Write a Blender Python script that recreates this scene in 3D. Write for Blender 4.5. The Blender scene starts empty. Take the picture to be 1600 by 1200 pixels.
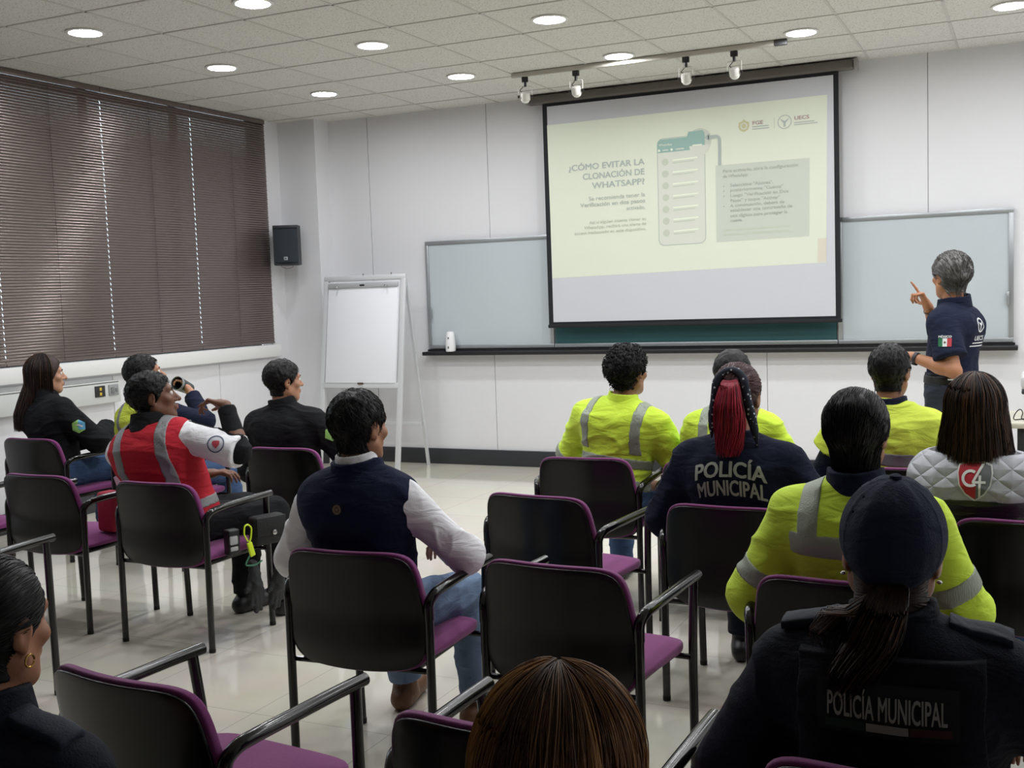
import bpy, bmesh, math, random
import numpy as np
from mathutils import Vector, Matrix, Euler
from mathutils.bvhtree import BVHTree

random.seed(7)
rng = np.random.default_rng(11)
SC = bpy.context.scene
COL = SC.collection
R = math.radians

# ------------------------------------------------------------------ camera, world, exposure
cam = bpy.data.cameras.new('camera')
cam.sensor_width = 36.0
cam.lens = 36.0 * 1739.57 / 1600.0
cam.clip_start = 0.05
cam_ob = bpy.data.objects.new('camera', cam)
COL.objects.link(cam_ob)
_yaw, _pit, _rol = 0.438481209, 0.0803508811, -0.0343080181
_f = Vector((-math.sin(_yaw) * math.cos(_pit), math.cos(_yaw) * math.cos(_pit), -math.sin(_pit)))
_r = Vector((math.cos(_yaw), math.sin(_yaw), 0))
_u = _r.cross(_f)
_r2 = _r * math.cos(_rol) + _u * math.sin(_rol)
_u2 = -_r * math.sin(_rol) + _u * math.cos(_rol)
_m = Matrix((_r2, _u2, -_f)).transposed().to_4x4()
_m.translation = Vector((0, 0, 1.57))
cam_ob.matrix_world = _m
SC.camera = cam_ob

world = bpy.data.worlds.new('daylight')
SC.world = world
world.use_nodes = True
_bg = world.node_tree.nodes['Background']
_bg.inputs[0].default_value = (0.80, 0.90, 1.0, 1)
_bg.inputs[1].default_value = 2.2

SC.view_settings.view_transform = 'Standard'
SC.view_settings.look = 'None'
SC.view_settings.exposure = 0.0
SC.view_settings.gamma = 1.0
SC.view_settings.use_curve_mapping = False
LAMP_EMIT = 118.0          # radiance of the recessed ceiling lamps
try:
    SC.cycles.max_bounces = 8
    SC.cycles.diffuse_bounces = 4
    SC.cycles.glossy_bounces = 4
    SC.cycles.use_denoising = True
    SC.cycles.sample_clamp_indirect = 6.0
    SC.cycles.caustics_reflective = False
    SC.cycles.caustics_refractive = False
except Exception:
    pass

# ------------------------------------------------------------------ materials
def lin(c):
    o = []
    for v in c[:3]:
        v = v / 255.0
        o.append(v / 12.92 if v <= 0.04045 else ((v + 0.055) / 1.055) ** 2.4)
    return (o[0], o[1], o[2], 1.0)

MATS = {}
def mat(name, rgb, rough=0.6, metal=0.0, bump=0.0, bscale=60.0, coat=0.0, spec=0.5,
        emit=None, estr=0.0, var=0.0, vscale=6.0, sheen=0.0, stretch=None, fold=0.0):
    if name in MATS:
        return MATS[name]
    m = bpy.data.materials.new(name)
    m.use_nodes = True
    nt = m.node_tree
    b = nt.nodes['Principled BSDF']
    c = lin(rgb)
    b.inputs['Base Color'].default_value = c
    b.inputs['Roughness'].default_value = rough
    b.inputs['Metallic'].default_value = metal
    b.inputs['Specular IOR Level'].default_value = spec
    b.inputs['Coat Weight'].default_value = coat
    b.inputs['Coat Roughness'].default_value = 0.12
    b.inputs['Sheen Weight'].default_value = sheen
    if emit:
        b.inputs['Emission Color'].default_value = lin(emit)
        b.inputs['Emission Strength'].default_value = estr
    if bump or var or fold:
        tc = nt.nodes.new('ShaderNodeTexCoord')
        mp = nt.nodes.new('ShaderNodeMapping')
        if stretch:
            mp.inputs['Scale'].default_value = stretch
        nt.links.new(tc.outputs['Object'], mp.inputs['Vector'])
    if bump:
        n = nt.nodes.new('ShaderNodeTexNoise')
        n.inputs['Scale'].default_value = bscale
        n.inputs['Detail'].default_value = 4
        nt.links.new(mp.outputs['Vector'], n.inputs['Vector'])
        bp = nt.nodes.new('ShaderNodeBump')
        bp.inputs['Strength'].default_value = bump
        bp.inputs['Distance'].default_value = 0.01
        nt.links.new(n.outputs['Fac'], bp.inputs['Height'])
        nt.links.new(bp.outputs['Normal'], b.inputs['Normal'])
        if fold:
            n3 = nt.nodes.new('ShaderNodeTexNoise')
            n3.inputs['Scale'].default_value = 9
            n3.inputs['Detail'].default_value = 2
            n3.inputs['Distortion'].default_value = 1.2
            mp3 = nt.nodes.new('ShaderNodeMapping')
            mp3.inputs['Scale'].default_value = (0.8, 0.8, 2.2)
            mp3.inputs['Rotation'].default_value = (0.2, 0.35, 0)
            nt.links.new(tc.outputs['Object'], mp3.inputs['Vector'])
            nt.links.new(mp3.outputs['Vector'], n3.inputs['Vector'])
            bp3 = nt.nodes.new('ShaderNodeBump')
            bp3.inputs['Strength'].default_value = fold
            bp3.inputs['Distance'].default_value = 0.03
            nt.links.new(n3.outputs['Fac'], bp3.inputs['Height'])
            nt.links.new(bp3.outputs['Normal'], bp.inputs['Normal'])
    if var:
        n2 = nt.nodes.new('ShaderNodeTexNoise')
        n2.inputs['Scale'].default_value = vscale
        n2.inputs['Detail'].default_value = 5
        nt.links.new(mp.outputs['Vector'], n2.inputs['Vector'])
        cr = nt.nodes.new('ShaderNodeValToRGB')
        cr.color_ramp.elements[0].position = 0.3
        cr.color_ramp.elements[1].position = 0.7
        cr.color_ramp.elements[0].color = tuple(v * (1 - var) for v in c[:3]) + (1,)
        cr.color_ramp.elements[1].color = tuple(min(1, v * (1 + var)) for v in c[:3]) + (1,)
        nt.links.new(n2.outputs['Fac'], cr.inputs['Fac'])
        nt.links.new(cr.outputs['Color'], b.inputs['Base Color'])
    MATS[name] = m
    return m

# ------------------------------------------------------------------ object helpers
def tag(o, label=None, cat=None, group=None, kind=None):
    if label: o['label'] = label
    if cat: o['category'] = cat
    if group: o['group'] = group
    if kind: o['kind'] = kind
    return o

def empty(name, loc=(0, 0, 0), rz=0.0):
    o = bpy.data.objects.new(name, None)
    o.empty_display_size = 0.1
    COL.objects.link(o)
    o.location = loc
    o.rotation_euler = (0, 0, rz)
    return o

def mk(name, V, F, m, parent=None, smooth=True, auto=None, midx=None):
    """one mesh object out of vertices and faces"""
    me = bpy.data.meshes.new(name)
    if isinstance(F, np.ndarray):
        k = F.shape[1]
        V = np.asarray(V, np.float32)
        me.vertices.add(len(V))
        me.vertices.foreach_set('co', V.ravel())
        me.loops.add(F.size)
        me.loops.foreach_set('vertex_index', F.astype(np.int32).ravel())
        me.polygons.add(len(F))
        me.polygons.foreach_set('loop_start', np.arange(0, F.size, k, dtype=np.int32))
        me.polygons.foreach_set('loop_total', np.full(len(F), k, np.int32))
        me.update(calc_edges=True)
        me.validate()
    else:
        me.from_pydata([tuple(v) for v in V], [], F)
    ms = m if isinstance(m, (list, tuple)) else [m]
    for q in ms:
        me.materials.append(q)
    if midx is not None:
        me.polygons.foreach_set('material_index', np.asarray(midx, np.int32))
    if smooth:
        me.polygons.foreach_set('use_smooth', np.ones(len(me.polygons), bool))
        if auto:
            me.set_sharp_from_angle(angle=R(auto))
    me.update()
    o = bpy.data.objects.new(name, me)
    COL.objects.link(o)
    if parent:
        o.parent = parent
    return o

class MB:
    """collects boxes, tubes and lathes into one mesh"""
    def __init__(s):
        s.V = []; s.F = []
    def add(s, V, F):
        n = len(s.V)
        s.V += [tuple(v) for v in V]
        s.F += [tuple(i + n for i in f) for f in F]
        return s
    def box(s, c, d, rot=None):
        x, y, z = d[0] / 2, d[1] / 2, d[2] / 2
        V = [Vector(v) for v in ((-x, -y, -z), (x, -y, -z), (x, y, -z), (-x, y, -z), (-x, -y, z), (x, -y, z), (x, y, z), (-x, y, z))]
        if rot is not None:
            V = [rot @ v for v in V]
        V = [v + Vector(c) for v in V]
        return s.add(V, [(0, 3, 2, 1), (4, 5, 6, 7), (0, 1, 5, 4), (1, 2, 6, 5), (2, 3, 7, 6), (3, 0, 4, 7)])
    def bevbox(s, c, d, b=0.005, seg=2, rot=None):
        bm = bmesh.new()
        bmesh.ops.create_cube(bm, size=1.0)
        for v in bm.verts:
            v.co = Vector((v.co.x * d[0], v.co.y * d[1], v.co.z * d[2]))
        bmesh.ops.bevel(bm, geom=bm.edges[:], offset=b, segments=seg, profile=0.5, affect='EDGES')
        bm.verts.index_update()
        V = [v.co.copy() for v in bm.verts]
        if rot is not None:
            V = [rot @ v for v in V]
        V = [v + Vector(c) for v in V]
        F = [tuple(v.index for v in f.verts) for f in bm.faces]
        bm.free()
        return s.add(V, F)
    def tube(s, pts, r, n=10, cap=True):
        pts = [Vector(p) for p in pts]
        rs = r if isinstance(r, (list, tuple)) else [r] * len(pts)
        V = []; F = []
        t0 = (pts[1] - pts[0]).normalized()
        a = t0.orthogonal().normalized()
        for i, p in enumerate(pts):
            if i == 0: t = pts[1] - pts[0]
            elif i == len(pts) - 1: t = pts[-1] - pts[-2]
            else: t = (pts[i + 1] - p).normalized() + (p - pts[i - 1]).normalized()
            t = t.normalized()
            a = (a - t * a.dot(t))
            a = a.normalized() if a.length > 1e-6 else t.orthogonal().normalized()
            b = t.cross(a)
            for k in range(n):
                w = 2 * math.pi * k / n
                V.append(p + (a * math.cos(w) + b * math.sin(w)) * rs[i])
        for i in range(len(pts) - 1):
            for k in range(n):
                F.append((i * n + k, i * n + (k + 1) % n, (i + 1) * n + (k + 1) % n, (i + 1) * n + k))
        if cap:
            F.append(tuple(range(n - 1, -1, -1)))
            F.append(tuple((len(pts) - 1) * n + k for k in range(n)))
        return s.add(V, F)
    def lathe(s, prof, c=(0, 0, 0), n=24, rot=None, cap=True):
        V = []; F = []
        for (r, z) in prof:
            for k in range(n):
                w = 2 * math.pi * k / n
                v = Vector((r * math.cos(w), r * math.sin(w), z))
                if rot is not None: v = rot @ v
                V.append(v + Vector(c))
        for i in range(len(prof) - 1):
            for k in range(n):
                F.append((i * n + k, i * n + (k + 1) % n, (i + 1) * n + (k + 1) % n, (i + 1) * n + k))
        if cap:
            F.append(tuple(range(n - 1, -1, -1)))
            F.append(tuple((len(prof) - 1) * n + k for k in range(n)))
        return s.add(V, F)
    def build(s, name, m, parent=None, smooth=True, auto=40):
        return mk(name, s.V, s.F, m, parent, smooth, auto)

def fillet(pts, rad, n=5):
    """round the corners of a polyline"""
    P = [Vector(p) for p in pts]
    out = [P[0]]
    for i in range(1, len(P) - 1):
        a = (P[i - 1] - P[i]); b = (P[i + 1] - P[i])
        d = min(rad, a.length * 0.49, b.length * 0.49)
        p0 = P[i] + a.normalized() * d; p1 = P[i] + b.normalized() * d
        for k in range(n + 1):
            t = k / n
            out.append(p0 * (1 - t) ** 2 + P[i] * 2 * t * (1 - t) + p1 * t ** 2)
    out.append(P[-1])
    return out

def rotz(a):
    return Matrix.Rotation(a, 3, 'Z')
# ------------------------------------------------------------------ the room
XL, YB, ZC = -6.59, 9.165, 3.287
XR, YF = 3.2, -2.6
W_WALL = mat('white_vinyl_wall', (226, 226, 229), 0.62, bump=0.10, bscale=140)

def floor_material():
    m = bpy.data.materials.new('polished_porcelain_tile')
    m.use_nodes = True
    nt = m.node_tree
    b = nt.nodes['Principled BSDF']
    tc = nt.nodes.new('ShaderNodeTexCoord')
    mp = nt.nodes.new('ShaderNodeMapping')
    mp.inputs['Location'].default_value = (0.27, 0.33, 0)
    nt.links.new(tc.outputs['Object'], mp.inputs['Vector'])
    br = nt.nodes.new('ShaderNodeTexBrick')
    br.offset = 0.0
    br.inputs['Color1'].default_value = lin((226, 221, 206))
    br.inputs['Color2'].default_value = lin((221, 216, 201))
    br.inputs['Mortar'].default_value = lin((186, 181, 168))
    br.inputs['Scale'].default_value = 1.0
    br.inputs['Mortar Size'].default_value = 0.0022
    br.inputs['Mortar Smooth'].default_value = 0.2
    br.inputs['Brick Width'].default_value = 0.61
    br.inputs['Row Height'].default_value = 0.61
    nt.links.new(mp.outputs['Vector'], br.inputs['Vector'])
    n = nt.nodes.new('ShaderNodeTexNoise')
    n.inputs['Scale'].default_value = 2.2
    n.inputs['Detail'].default_value = 6
    nt.links.new(tc.outputs['Object'], n.inputs['Vector'])
    mx = nt.nodes.new('ShaderNodeMix')
    mx.data_type = 'RGBA'
    mx.blend_type = 'MULTIPLY'
    mx.inputs['Factor'].default_value = 0.18
    nt.links.new(br.outputs['Color'], mx.inputs['A'])
    nt.links.new(n.outputs['Color'], mx.inputs['B'])
    nt.links.new(mx.outputs['Result'], b.inputs['Base Color'])
    b.inputs['Roughness'].default_value = 0.07
    b.inputs['Specular IOR Level'].default_value = 0.65
    return m

def ceiling_material():
    m = bpy.data.materials.new('mineral_ceiling_tile')
    m.use_nodes = True
    nt = m.node_tree
    b = nt.nodes['Principled BSDF']
    tc = nt.nodes.new('ShaderNodeTexCoord')
    n = nt.nodes.new('ShaderNodeTexNoise')
    n.inputs['Scale'].default_value = 95
    n.inputs['Detail'].default_value = 5
    nt.links.new(tc.outputs['Object'], n.inputs['Vector'])
    cr = nt.nodes.new('ShaderNodeValToRGB')
    cr.color_ramp.elements[0].position = 0.33
    cr.color_ramp.elements[0].color = lin((184, 182, 176))
    cr.color_ramp.elements[1].position = 0.47
    cr.color_ramp.elements[1].color = lin((226, 225, 220))
    nt.links.new(n.outputs['Fac'], cr.inputs['Fac'])
    nt.links.new(cr.outputs['Color'], b.inputs['Base Color'])
    bp = nt.nodes.new('ShaderNodeBump')
    bp.inputs['Strength'].default_value = 0.35
    bp.inputs['Distance'].default_value = 0.004
    nt.links.new(n.outputs['Fac'], bp.inputs['Height'])
    nt.links.new(bp.outputs['Normal'], b.inputs['Normal'])
    b.inputs['Roughness'].default_value = 0.9
    return m

def struct(name, mb, m, auto=30):
    return tag(mb.build(name, m, None, True, auto), kind='structure')

struct('floor', MB().box(((XL + XR) / 2, (YF + YB) / 2, -0.05), (XR - XL + 0.6, YB - YF + 0.4, 0.1)), floor_material())
struct('ceiling', MB().box(((XL + XR) / 2, (YF + YB) / 2, ZC + 0.05), (XR - XL + 0.6, YB - YF + 0.4, 0.1)), ceiling_material())
TB = mat('ceiling_grid_enamel', (206, 204, 198), 0.5)
g = MB()
x = -4.975 - 3 * 0.638
while x < XR:
    if x > XL: g.box((x, (YF + YB) / 2, ZC - 0.001), (0.017, YB - YF, 0.008))
    x += 0.638
y = 5.605 - 13 * 0.638
while y < YB:
    if y > YF: g.box(((XL + XR) / 2, y, ZC - 0.001), (XR - XL, 0.017, 0.008))
    y += 0.638
struct('trim_1', g, TB)

# far wall with its panel joints as thin grooves
pan = [-6.2, -5.725, -4.465, -3.215, -1.975, -0.725, 0.525, 1.775, XR + 0.1]
g = MB()
g.box(((XL + XR) / 2, YB + 0.06, ZC / 2), (XR - XL + 0.4, 0.10, ZC))
for a, b_ in zip(pan[:-1], pan[1:]):
    g.box(((a + b_) / 2, YB + 0.005, ZC / 2), (b_ - a - 0.007, 0.012, ZC))
struct('wall_back', g, W_WALL)
struct('wall_right', MB().box((XR + 0.05, (YF + YB) / 2, ZC / 2), (0.1, YB - YF, ZC)), W_WALL)
struct('wall_front', MB().box(((XL + XR) / 2, YF - 0.05, ZC / 2), (XR - XL, 0.1, ZC)), mat('darkened_rear_wall', (72, 72, 76), 0.8))  # unseen rear wall; colour darkened to keep reflections and bounce on the foreground low
# window wall: parapet, return beside the window, corner pillar
g = MB()
W0, W1 = 3.55, 8.70
g.box((XL - 0.06, (YF + YB) / 2, 0.525), (0.12, YB - YF, 1.05))
for yy in (4.05, 5.33, 6.61, 7.89):
    g.box((XL + 0.002, yy + 0.64, 0.52), (0.012, 1.273, 1.03))
g.box((XL - 0.06, (W1 + YB) / 2, 2.17), (0.12, YB - W1, 2.24))
g.box((XL - 0.06, (W0 + YF) / 2, 2.17), (0.12, W0 - YF, 2.24))
g.box(((XL - 6.165) / 2 , (8.93 + YB) / 2, ZC / 2), (-6.165 - XL, YB - 8.93, ZC))
struct('wall_left', g, W_WALL)
struct('trim_2', MB().bevbox((XL + 0.025, (3.4 + 8.72) / 2, 1.115), (0.11, 8.72 - 3.4, 0.115), 0.008), mat('window_sill_paint', (232, 232, 230), 0.4))
BBM = mat('charcoal_skirting', (44, 46, 50), 0.4)
struct('baseboard_back', MB().bevbox(((XR - 6.165) / 2, YB - 0.012, 0.072), (XR + 6.165, 0.03, 0.144), 0.004), BBM)
struct('baseboard_left', MB().bevbox((XL + 0.018, (YF + 8.93) / 2, 0.072), (0.03, 8.93 - YF, 0.144), 0.004).bevbox(((XL - 6.165) / 2, 8.918, 0.072), (-6.165 - XL, 0.03, 0.144), 0.004), BBM)

# window behind the blinds
wr = tag(empty('window_1', (XL - 0.16, 0, 0)), kind='structure')
al = mat('anodised_window_frame', (60, 58, 56), 0.4, 0.6)
g = MB()
for yy in (W0, 4.58, 5.61, 6.64, 7.66, W1):
    g.box((0, yy, 2.22), (0.05, 0.05, 2.1))
for zz in (1.19, 3.25):
    g.box((0, (W0 + W1) / 2, zz), (0.05, W1 - W0, 0.05))
g.build('window_frame', al, wr)
gm = bpy.data.materials.new('window_glass')
gm.use_nodes = True
_n = gm.node_tree
_b = _n.nodes['Principled BSDF']
_b.inputs['Base Color'].default_value = (0.9, 0.95, 0.95, 1)
_b.inputs['Roughness'].default_value = 0.02
_b.inputs['Transmission Weight'].default_value = 1.0
_b.inputs['IOR'].default_value = 1.1
MB().box((0, (W0 + W1) / 2, 2.22), (0.008, W1 - W0, 2.05)).build('pane', gm, wr)

# ------------------------------------------------------------------ venetian blinds
SLAT = mat('brown_aluminium_slat', (122, 110, 106), 0.19, 0.6, spec=0.6)
CORD = mat('blind_cord', (40, 33, 31), 0.7)
def slat_mesh(ya, yb):
    V = []; F = []
    z = 1.205
    t = R(68)
    k_ = 0
    while z < 3.245:
        base = len(V)
        e_ = 0.0029 if k_ % 2 else 0.0
        k_ += 1
        for j in range(6):
            s = (j / 5 - 0.5) * 0.025
            bow = 0.0036 * (1 - (2 * s / 0.025) ** 2)
            dx = s * math.cos(t) + bow * math.sin(t)
            dz = -s * math.sin(t) + bow * math.cos(t)
            V += [(dx, ya - e_, z + dz), (dx, yb + e_, z + dz)]
        for j in range(5):
            F.append((base + 2 * j, base + 2 * j + 1, base + 2 * j + 3, base + 2 * j + 2))
        z += 0.0213
    return V, F
BL = [(4.585, 5.60, 'brown venetian blind cut off by the left edge of the photo'),
      (5.606, 6.637, 'brown closed venetian blind with a bright streak, left of the speaker'),
      (6.643, 7.662, 'brown closed venetian blind, middle of the row above the cup drinker'),
      (7.668, 8.690, 'brown closed venetian blind right beside the black wall speaker')]
for ya, yb, lb in BL:
    r = tag(empty('venetian_blind', (XL + 0.02, 0, 0)), lb, 'blind', 'brown venetian blinds on the window wall')
    V, F = slat_mesh(ya, yb)
    mk('slats', V, F, SLAT, r)
    MB().bevbox((0, (ya + yb) / 2, 3.262), (0.03, yb - ya, 0.04), 0.003).build('headrail', SLAT, r)
    MB().bevbox((0, (ya + yb) / 2, 1.19), (0.022, yb - ya, 0.016), 0.003).build('bottom_rail', SLAT, r)
    for q in (0.5,):
        yy = ya + (yb - ya) * q
        MB().tube([(0.017, yy, 1.19), (0.017, yy, 3.25)], 0.0018, 5).build('ladder_cord', CORD, r)

# ------------------------------------------------------------------ recessed lamps
EM = mat('lamp_diffuser', (255, 255, 255), 0.5, emit=(249, 251, 255), estr=LAMP_EMIT)
RIM = mat('lamp_rim', (235, 235, 232), 0.4)
spots = []
for yy, xs in ((7.90, (-5.335, -4.052, -2.75, -1.435, -0.13, 1.17, 2.45)),
               (6.61, (-5.34, -4.055, -2.753, -1.44, -0.13, 1.17, 2.45)),
               (5.32, (-5.342, -4.051, -2.755, -1.44, -0.13, 1.17, 2.45)),
               (4.03, (-5.342, -4.051, -2.755, -1.44, -0.13, 1.17, 2.45))):
    for xx in xs:
        spots.append((xx, yy))
VIS = {(-5.335, 7.90): 'round ceiling lamp nearest the corner pillar, lit', (-4.052, 7.90): 'lit round ceiling lamp left of the track rail end, above the easel side',
       (-2.75, 7.90): 'lit round ceiling lamp directly above the track rail middle', (-1.435, 7.90): 'lit round ceiling lamp just beyond the right end of the track rail',
       (-0.13, 7.90): 'lit round ceiling lamp cut off at the top right corner of the photo',
       (-5.34, 6.61): 'lit round ceiling lamp above the middle of the brown blinds', (-4.055, 6.61): 'lit round ceiling lamp in the second row, left of centre at the top',
       (-2.753, 6.61): 'lit round ceiling lamp at the top edge above the screen left half',
       (-5.342, 5.32): 'lit round ceiling lamp at the far top left above the blinds', (-4.051, 5.32): 'lit round ceiling lamp cut by the top edge left of centre'}
def downlight(x, y, label):
    r = tag(empty('recessed_downlight', (x, y, ZC)), label, 'ceiling lamp', 'round recessed ceiling lamps')
    MB().lathe([(0.098, 0.0), (0.116, -0.002), (0.118, -0.008), (0.108, -0.013), (0.099, -0.011), (0.098, 0.0)], n=32, cap=False).build('trim_ring', RIM, r)
    MB().lathe([(0.0005, -0.0085), (0.1, -0.0075)], n=32, cap=False).build('diffuser', EM, r)
for p in spots:
    downlight(p[0], p[1], VIS.get(p, 'lit round ceiling lamp outside the photo'))

# ------------------------------------------------------------------ boards on the far wall
ALU = mat('brushed_aluminium', (176, 180, 183), 0.35, 0.7)
WBM = mat('whiteboard_enamel', (192, 200, 205), 0.22)
GRN = mat('green_chalkboard', (38, 84, 88), 0.5)
LEDGE = mat('dark_ledge', (28, 26, 30), 0.4)
def board(name, x0, x1, z0, z1, surf, label, cat, sides):
    r = tag(empty(name, ((x0 + x1) / 2, YB, z0)), label, cat)
    w, h = x1 - x0, z1 - z0
    y0 = -0.035
    MB().box((0, y0 / 2, h / 2), (w - 0.02, 0.02, h - 0.02)).build('writing_surface', surf, r)
    g = MB()
    t = 0.035
    g.bevbox((0, y0 / 2 - 0.004, h - t / 2), (w, 0.036, t), 0.004)
    g.bevbox((0, y0 / 2 - 0.004, t / 2), (w, 0.036, t), 0.004)
    if 'l' in sides: g.bevbox((-w / 2 + t / 2, y0 / 2 - 0.004, h / 2), (t, 0.036, h - 2 * t), 0.004)
    if 'r' in sides: g.bevbox((w / 2 - t / 2, y0 / 2 - 0.004, h / 2), (t, 0.036, h - 2 * t), 0.004)
    g.build('frame', ALU, r)
    if 'h' in sides or 'H' in sides:
        xx = (-w / 2 + 0.04) if 'h' in sides else (w / 2 - 0.04)
        MB().bevbox((xx, -0.045, 0.33), (0.018, 0.02, 0.10), 0.004).build('latch', ALU, r)
    return r
board('whiteboard', -5.13, -3.852, 1.085, 2.085, WBM, 'left whiteboard on the far wall between flip chart and screen', 'whiteboard', 'lrh')
board('chalkboard', -3.848, -1.402, 1.085, 2.075, GRN, 'dark green chalkboard mostly hidden behind the projection screen', 'chalkboard', '')
board('whiteboard', -1.398, -0.125, 1.085, 2.085, WBM, 'right whiteboard on the far wall behind the standing man', 'whiteboard', 'lrH')
tag(MB().bevbox((-2.625, YB - 0.06, 1.045), (5.06, 0.13, 0.035), 0.006).box((-2.625, YB - 0.02, 1.071), (5.02, 0.05, 0.02)).build('board_ledge', LEDGE),
    'long dark ledge running under the boards on the far wall', 'ledge')
r = tag(empty('dispenser_bottle', (-4.86, YB - 0.104, 1.063)), 'white plastic canister standing on the dark ledge by the left whiteboard', 'bottle')
WP = mat('white_plastic', (236, 236, 238), 0.35)
MB().lathe([(0.040, 0.0), (0.046, 0.006), (0.047, 0.05), (0.043, 0.12), (0.037, 0.17), (0.033, 0.18), (0.014, 0.186)], n=24).build('body', WP, r)
MB().bevbox((0, -0.040, 0.125), (0.012, 0.01, 0.018), 0.002).build('button', mat('grey_button', (90, 92, 98), 0.4), r)
MB().bevbox((0, -0.046, 0.04), (0.012, 0.006, 0.02), 0.002).build('label_mark', MATS['grey_button'], r)

# ------------------------------------------------------------------ projection screen with its slide
SY = 9.02
k = (SY) / 9.115
def sx(x): return x * k
def sz(z): return 1.57 + (z - 1.57) * k
scr = tag(empty('projection_screen', (sx(-2.63), SY, 0)), 'large pull-down projection screen with black border showing a pale slide', 'projection screen')
SCRW = mat('matte_screen_white', (202, 203, 209), 0.85)
BLKB = mat('screen_black_border', (22, 23, 28), 0.8)
X0 = sx(-2.63)
def scrbox(x0, x1, z0, z1, y, t): return ((x0 + x1) / 2 - X0, y + t / 2, (z0 + z1) / 2), (x1 - x0, t, z1 - z0)
g = MB()
c, d = scrbox(sx(-3.89), sx(-1.375), sz(1.285), sz(3.25), 0, 0.004)
MB().box(c, d).build('border_fabric', BLKB, scr)
c, d = scrbox(sx(-3.846), sx(-1.414), sz(1.311), sz(3.191), -0.0015, 0.001)
MB().box(c, d).build('white_fabric', SCRW, scr)
MB().bevbox((0, 0.0, sz(1.275)), (sx(-1.37) - sx(-3.90), 0.03, 0.03), 0.006).build('weight_bar', BLKB, scr)
HOU = mat('screen_housing', (98, 92, 88), 0.45)
MB().bevbox((0, 0.01, 3.238), (2.72, 0.10, 0.075), 0.02, 3).build('housing', HOU, scr)
for s in (-1, 1):
    MB().bevbox((s * 1.375, 0.01, 3.238), (0.03, 0.105, 0.08), 0.01).build('end_cap', mat('grey_end_cap', (150, 148, 146), 0.4), scr)

# camera-free mapping of the slide: corners measured on the screen plane (keystoned quad)
QTL, QTR, QBR, QBL = [(sx(a), sz(b)) for a, b in ((-3.850, 3.031), (-1.461, 3.044), (-1.483, 1.737), (-3.843, 1.698))]
def quad(u, v):
    """u 0..1 left to right, v 0..1 top to bottom -> x (local), z"""
    a = (QTL[0] + (QTR[0] - QTL[0]) * u, QTL[1] + (QTR[1] - QTL[1]) * u)
    b = (QBL[0] + (QBR[0] - QBL[0]) * u, QBL[1] + (QBR[1] - QBL[1]) * u)
    return a[0] + (b[0] - a[0]) * v - X0, a[1] + (b[1] - a[1]) * v
def slide_mat(name, rgb, e=0.2):
    e = 0.13
    return mat(name, rgb, 0.9, emit=rgb, estr=e, spec=0.1)
SB = slide_mat('slide_background', (210, 215, 198), 0.13)
def qpoly(name, uv, m, lay, parent):
    V = []
    for (u, v) in uv:
        x_, z_ = quad(u, v)
        V.append((x_, -0.002 - 0.0006 * lay, z_))
    return mk(name, V, [tuple(range(len(V)))], m, parent, False)
slide = qpoly('projected_slide', [(0, 0), (0, 1), (1, 1), (1, 0)], SB, 0, scr)

def text_mesh(txt, size, bold=0.0, align='LEFT', sxw=1.0, space=1.0):
    cu = bpy.data.curves.new('t', 'FONT')
    cu.body = txt
    cu.size = size
    cu.align_x = align
    cu.space_character = space
    cu.resolution_u = 3
    o = bpy.data.objects.new('t', cu)
    COL.objects.link(o)
    bpy.context.view_layer.update()
    dg = bpy.context.evaluated_depsgraph_get()
    me = bpy.data.meshes.new_from_object(o.evaluated_get(dg))
    V = [(v.co.x * sxw, v.co.y) for v in me.vertices]
    F = [tuple(p.vertices) for p in me.polygons]
    if bold:
        # a heavier cut of the letters: the outline laid down again, slightly shifted
        V0, F0 = V, F
        V, F = [], []
        for k_, (dx, dy) in enumerate(((0, 0), (1, 0), (-1, 0), (0.6, 0.5), (-0.6, 0.5), (0.6, -0.5), (-0.6, -0.5))):
            n0 = len(V)
            V = V + [(p[0] + dx * bold * size, p[1] + dy * bold * size, 0.00022 * k_) for p in V0]
            F = F + [tuple(i + n0 for i in f) for f in F0]
    bpy.data.objects.remove(o)
    bpy.data.curves.remove(cu)
    bpy.data.meshes.remove(me)
    return V, F
SLW, SLH = 2.37, 1.32
def stext(name, txt, u, v, h, m, align='LEFT', bold=0.0, width=None, lay=3):
    """text on the slide: anchor (u, v) of the base line, cap height h in slide metres"""
    V, F = text_mesh(txt, h / 0.72, bold, align)
    if width:
        w = max(p[0] for p in V) - min(p[0] for p in V)
        V = [(p[0] * width / w,) + tuple(p[1:]) for p in V]
    W = []
    for p in V:
        x_, z_ = quad(u + p[0] / SLW, v - p[1] / SLH)
        W.append((x_, -0.002 - 0.0006 * lay - (p[2] if len(p) > 2 else 0), z_))
    if name != 'slide_title':
        return mk(name, W, F, m, slide, False)
    # one part per word of the heading
    F = sorted(F, key=lambda f: min(V[i][0] for i in f))
    words = []; end = -9
    for f in F:
        a = min(V[i][0] for i in f)
        if a - end > 0.30 * h:
            words.append([])
        words[-1].append(f)
        end = max(end, max(V[i][0] for i in f))
    for fs in words:
        ids = sorted({i for f in fs for i in f})
        mp = {j: i for i, j in enumerate(ids)}
        mk(name, [W[i] for i in ids], [tuple(mp[i] for i in f) for f in fs], m, slide, False)
T1 = slide_mat('slide_title_grey', (166, 174, 170), 0.25)
T2 = slide_mat('slide_text_grey', (172, 180, 172), 0.28)
T3 = slide_mat('slide_faint_grey', (186, 192, 176), 0.3)
TEAL = slide_mat('slide_teal', (146, 174, 166), 0.25)
GREYB = slide_mat('slide_box_grey', (190, 196, 184), 0.32)
PALE = slide_mat('slide_pale_pink', (203, 205, 194), 0.36)
WHT = slide_mat('slide_white', (220, 226, 206), 0.4)
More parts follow.
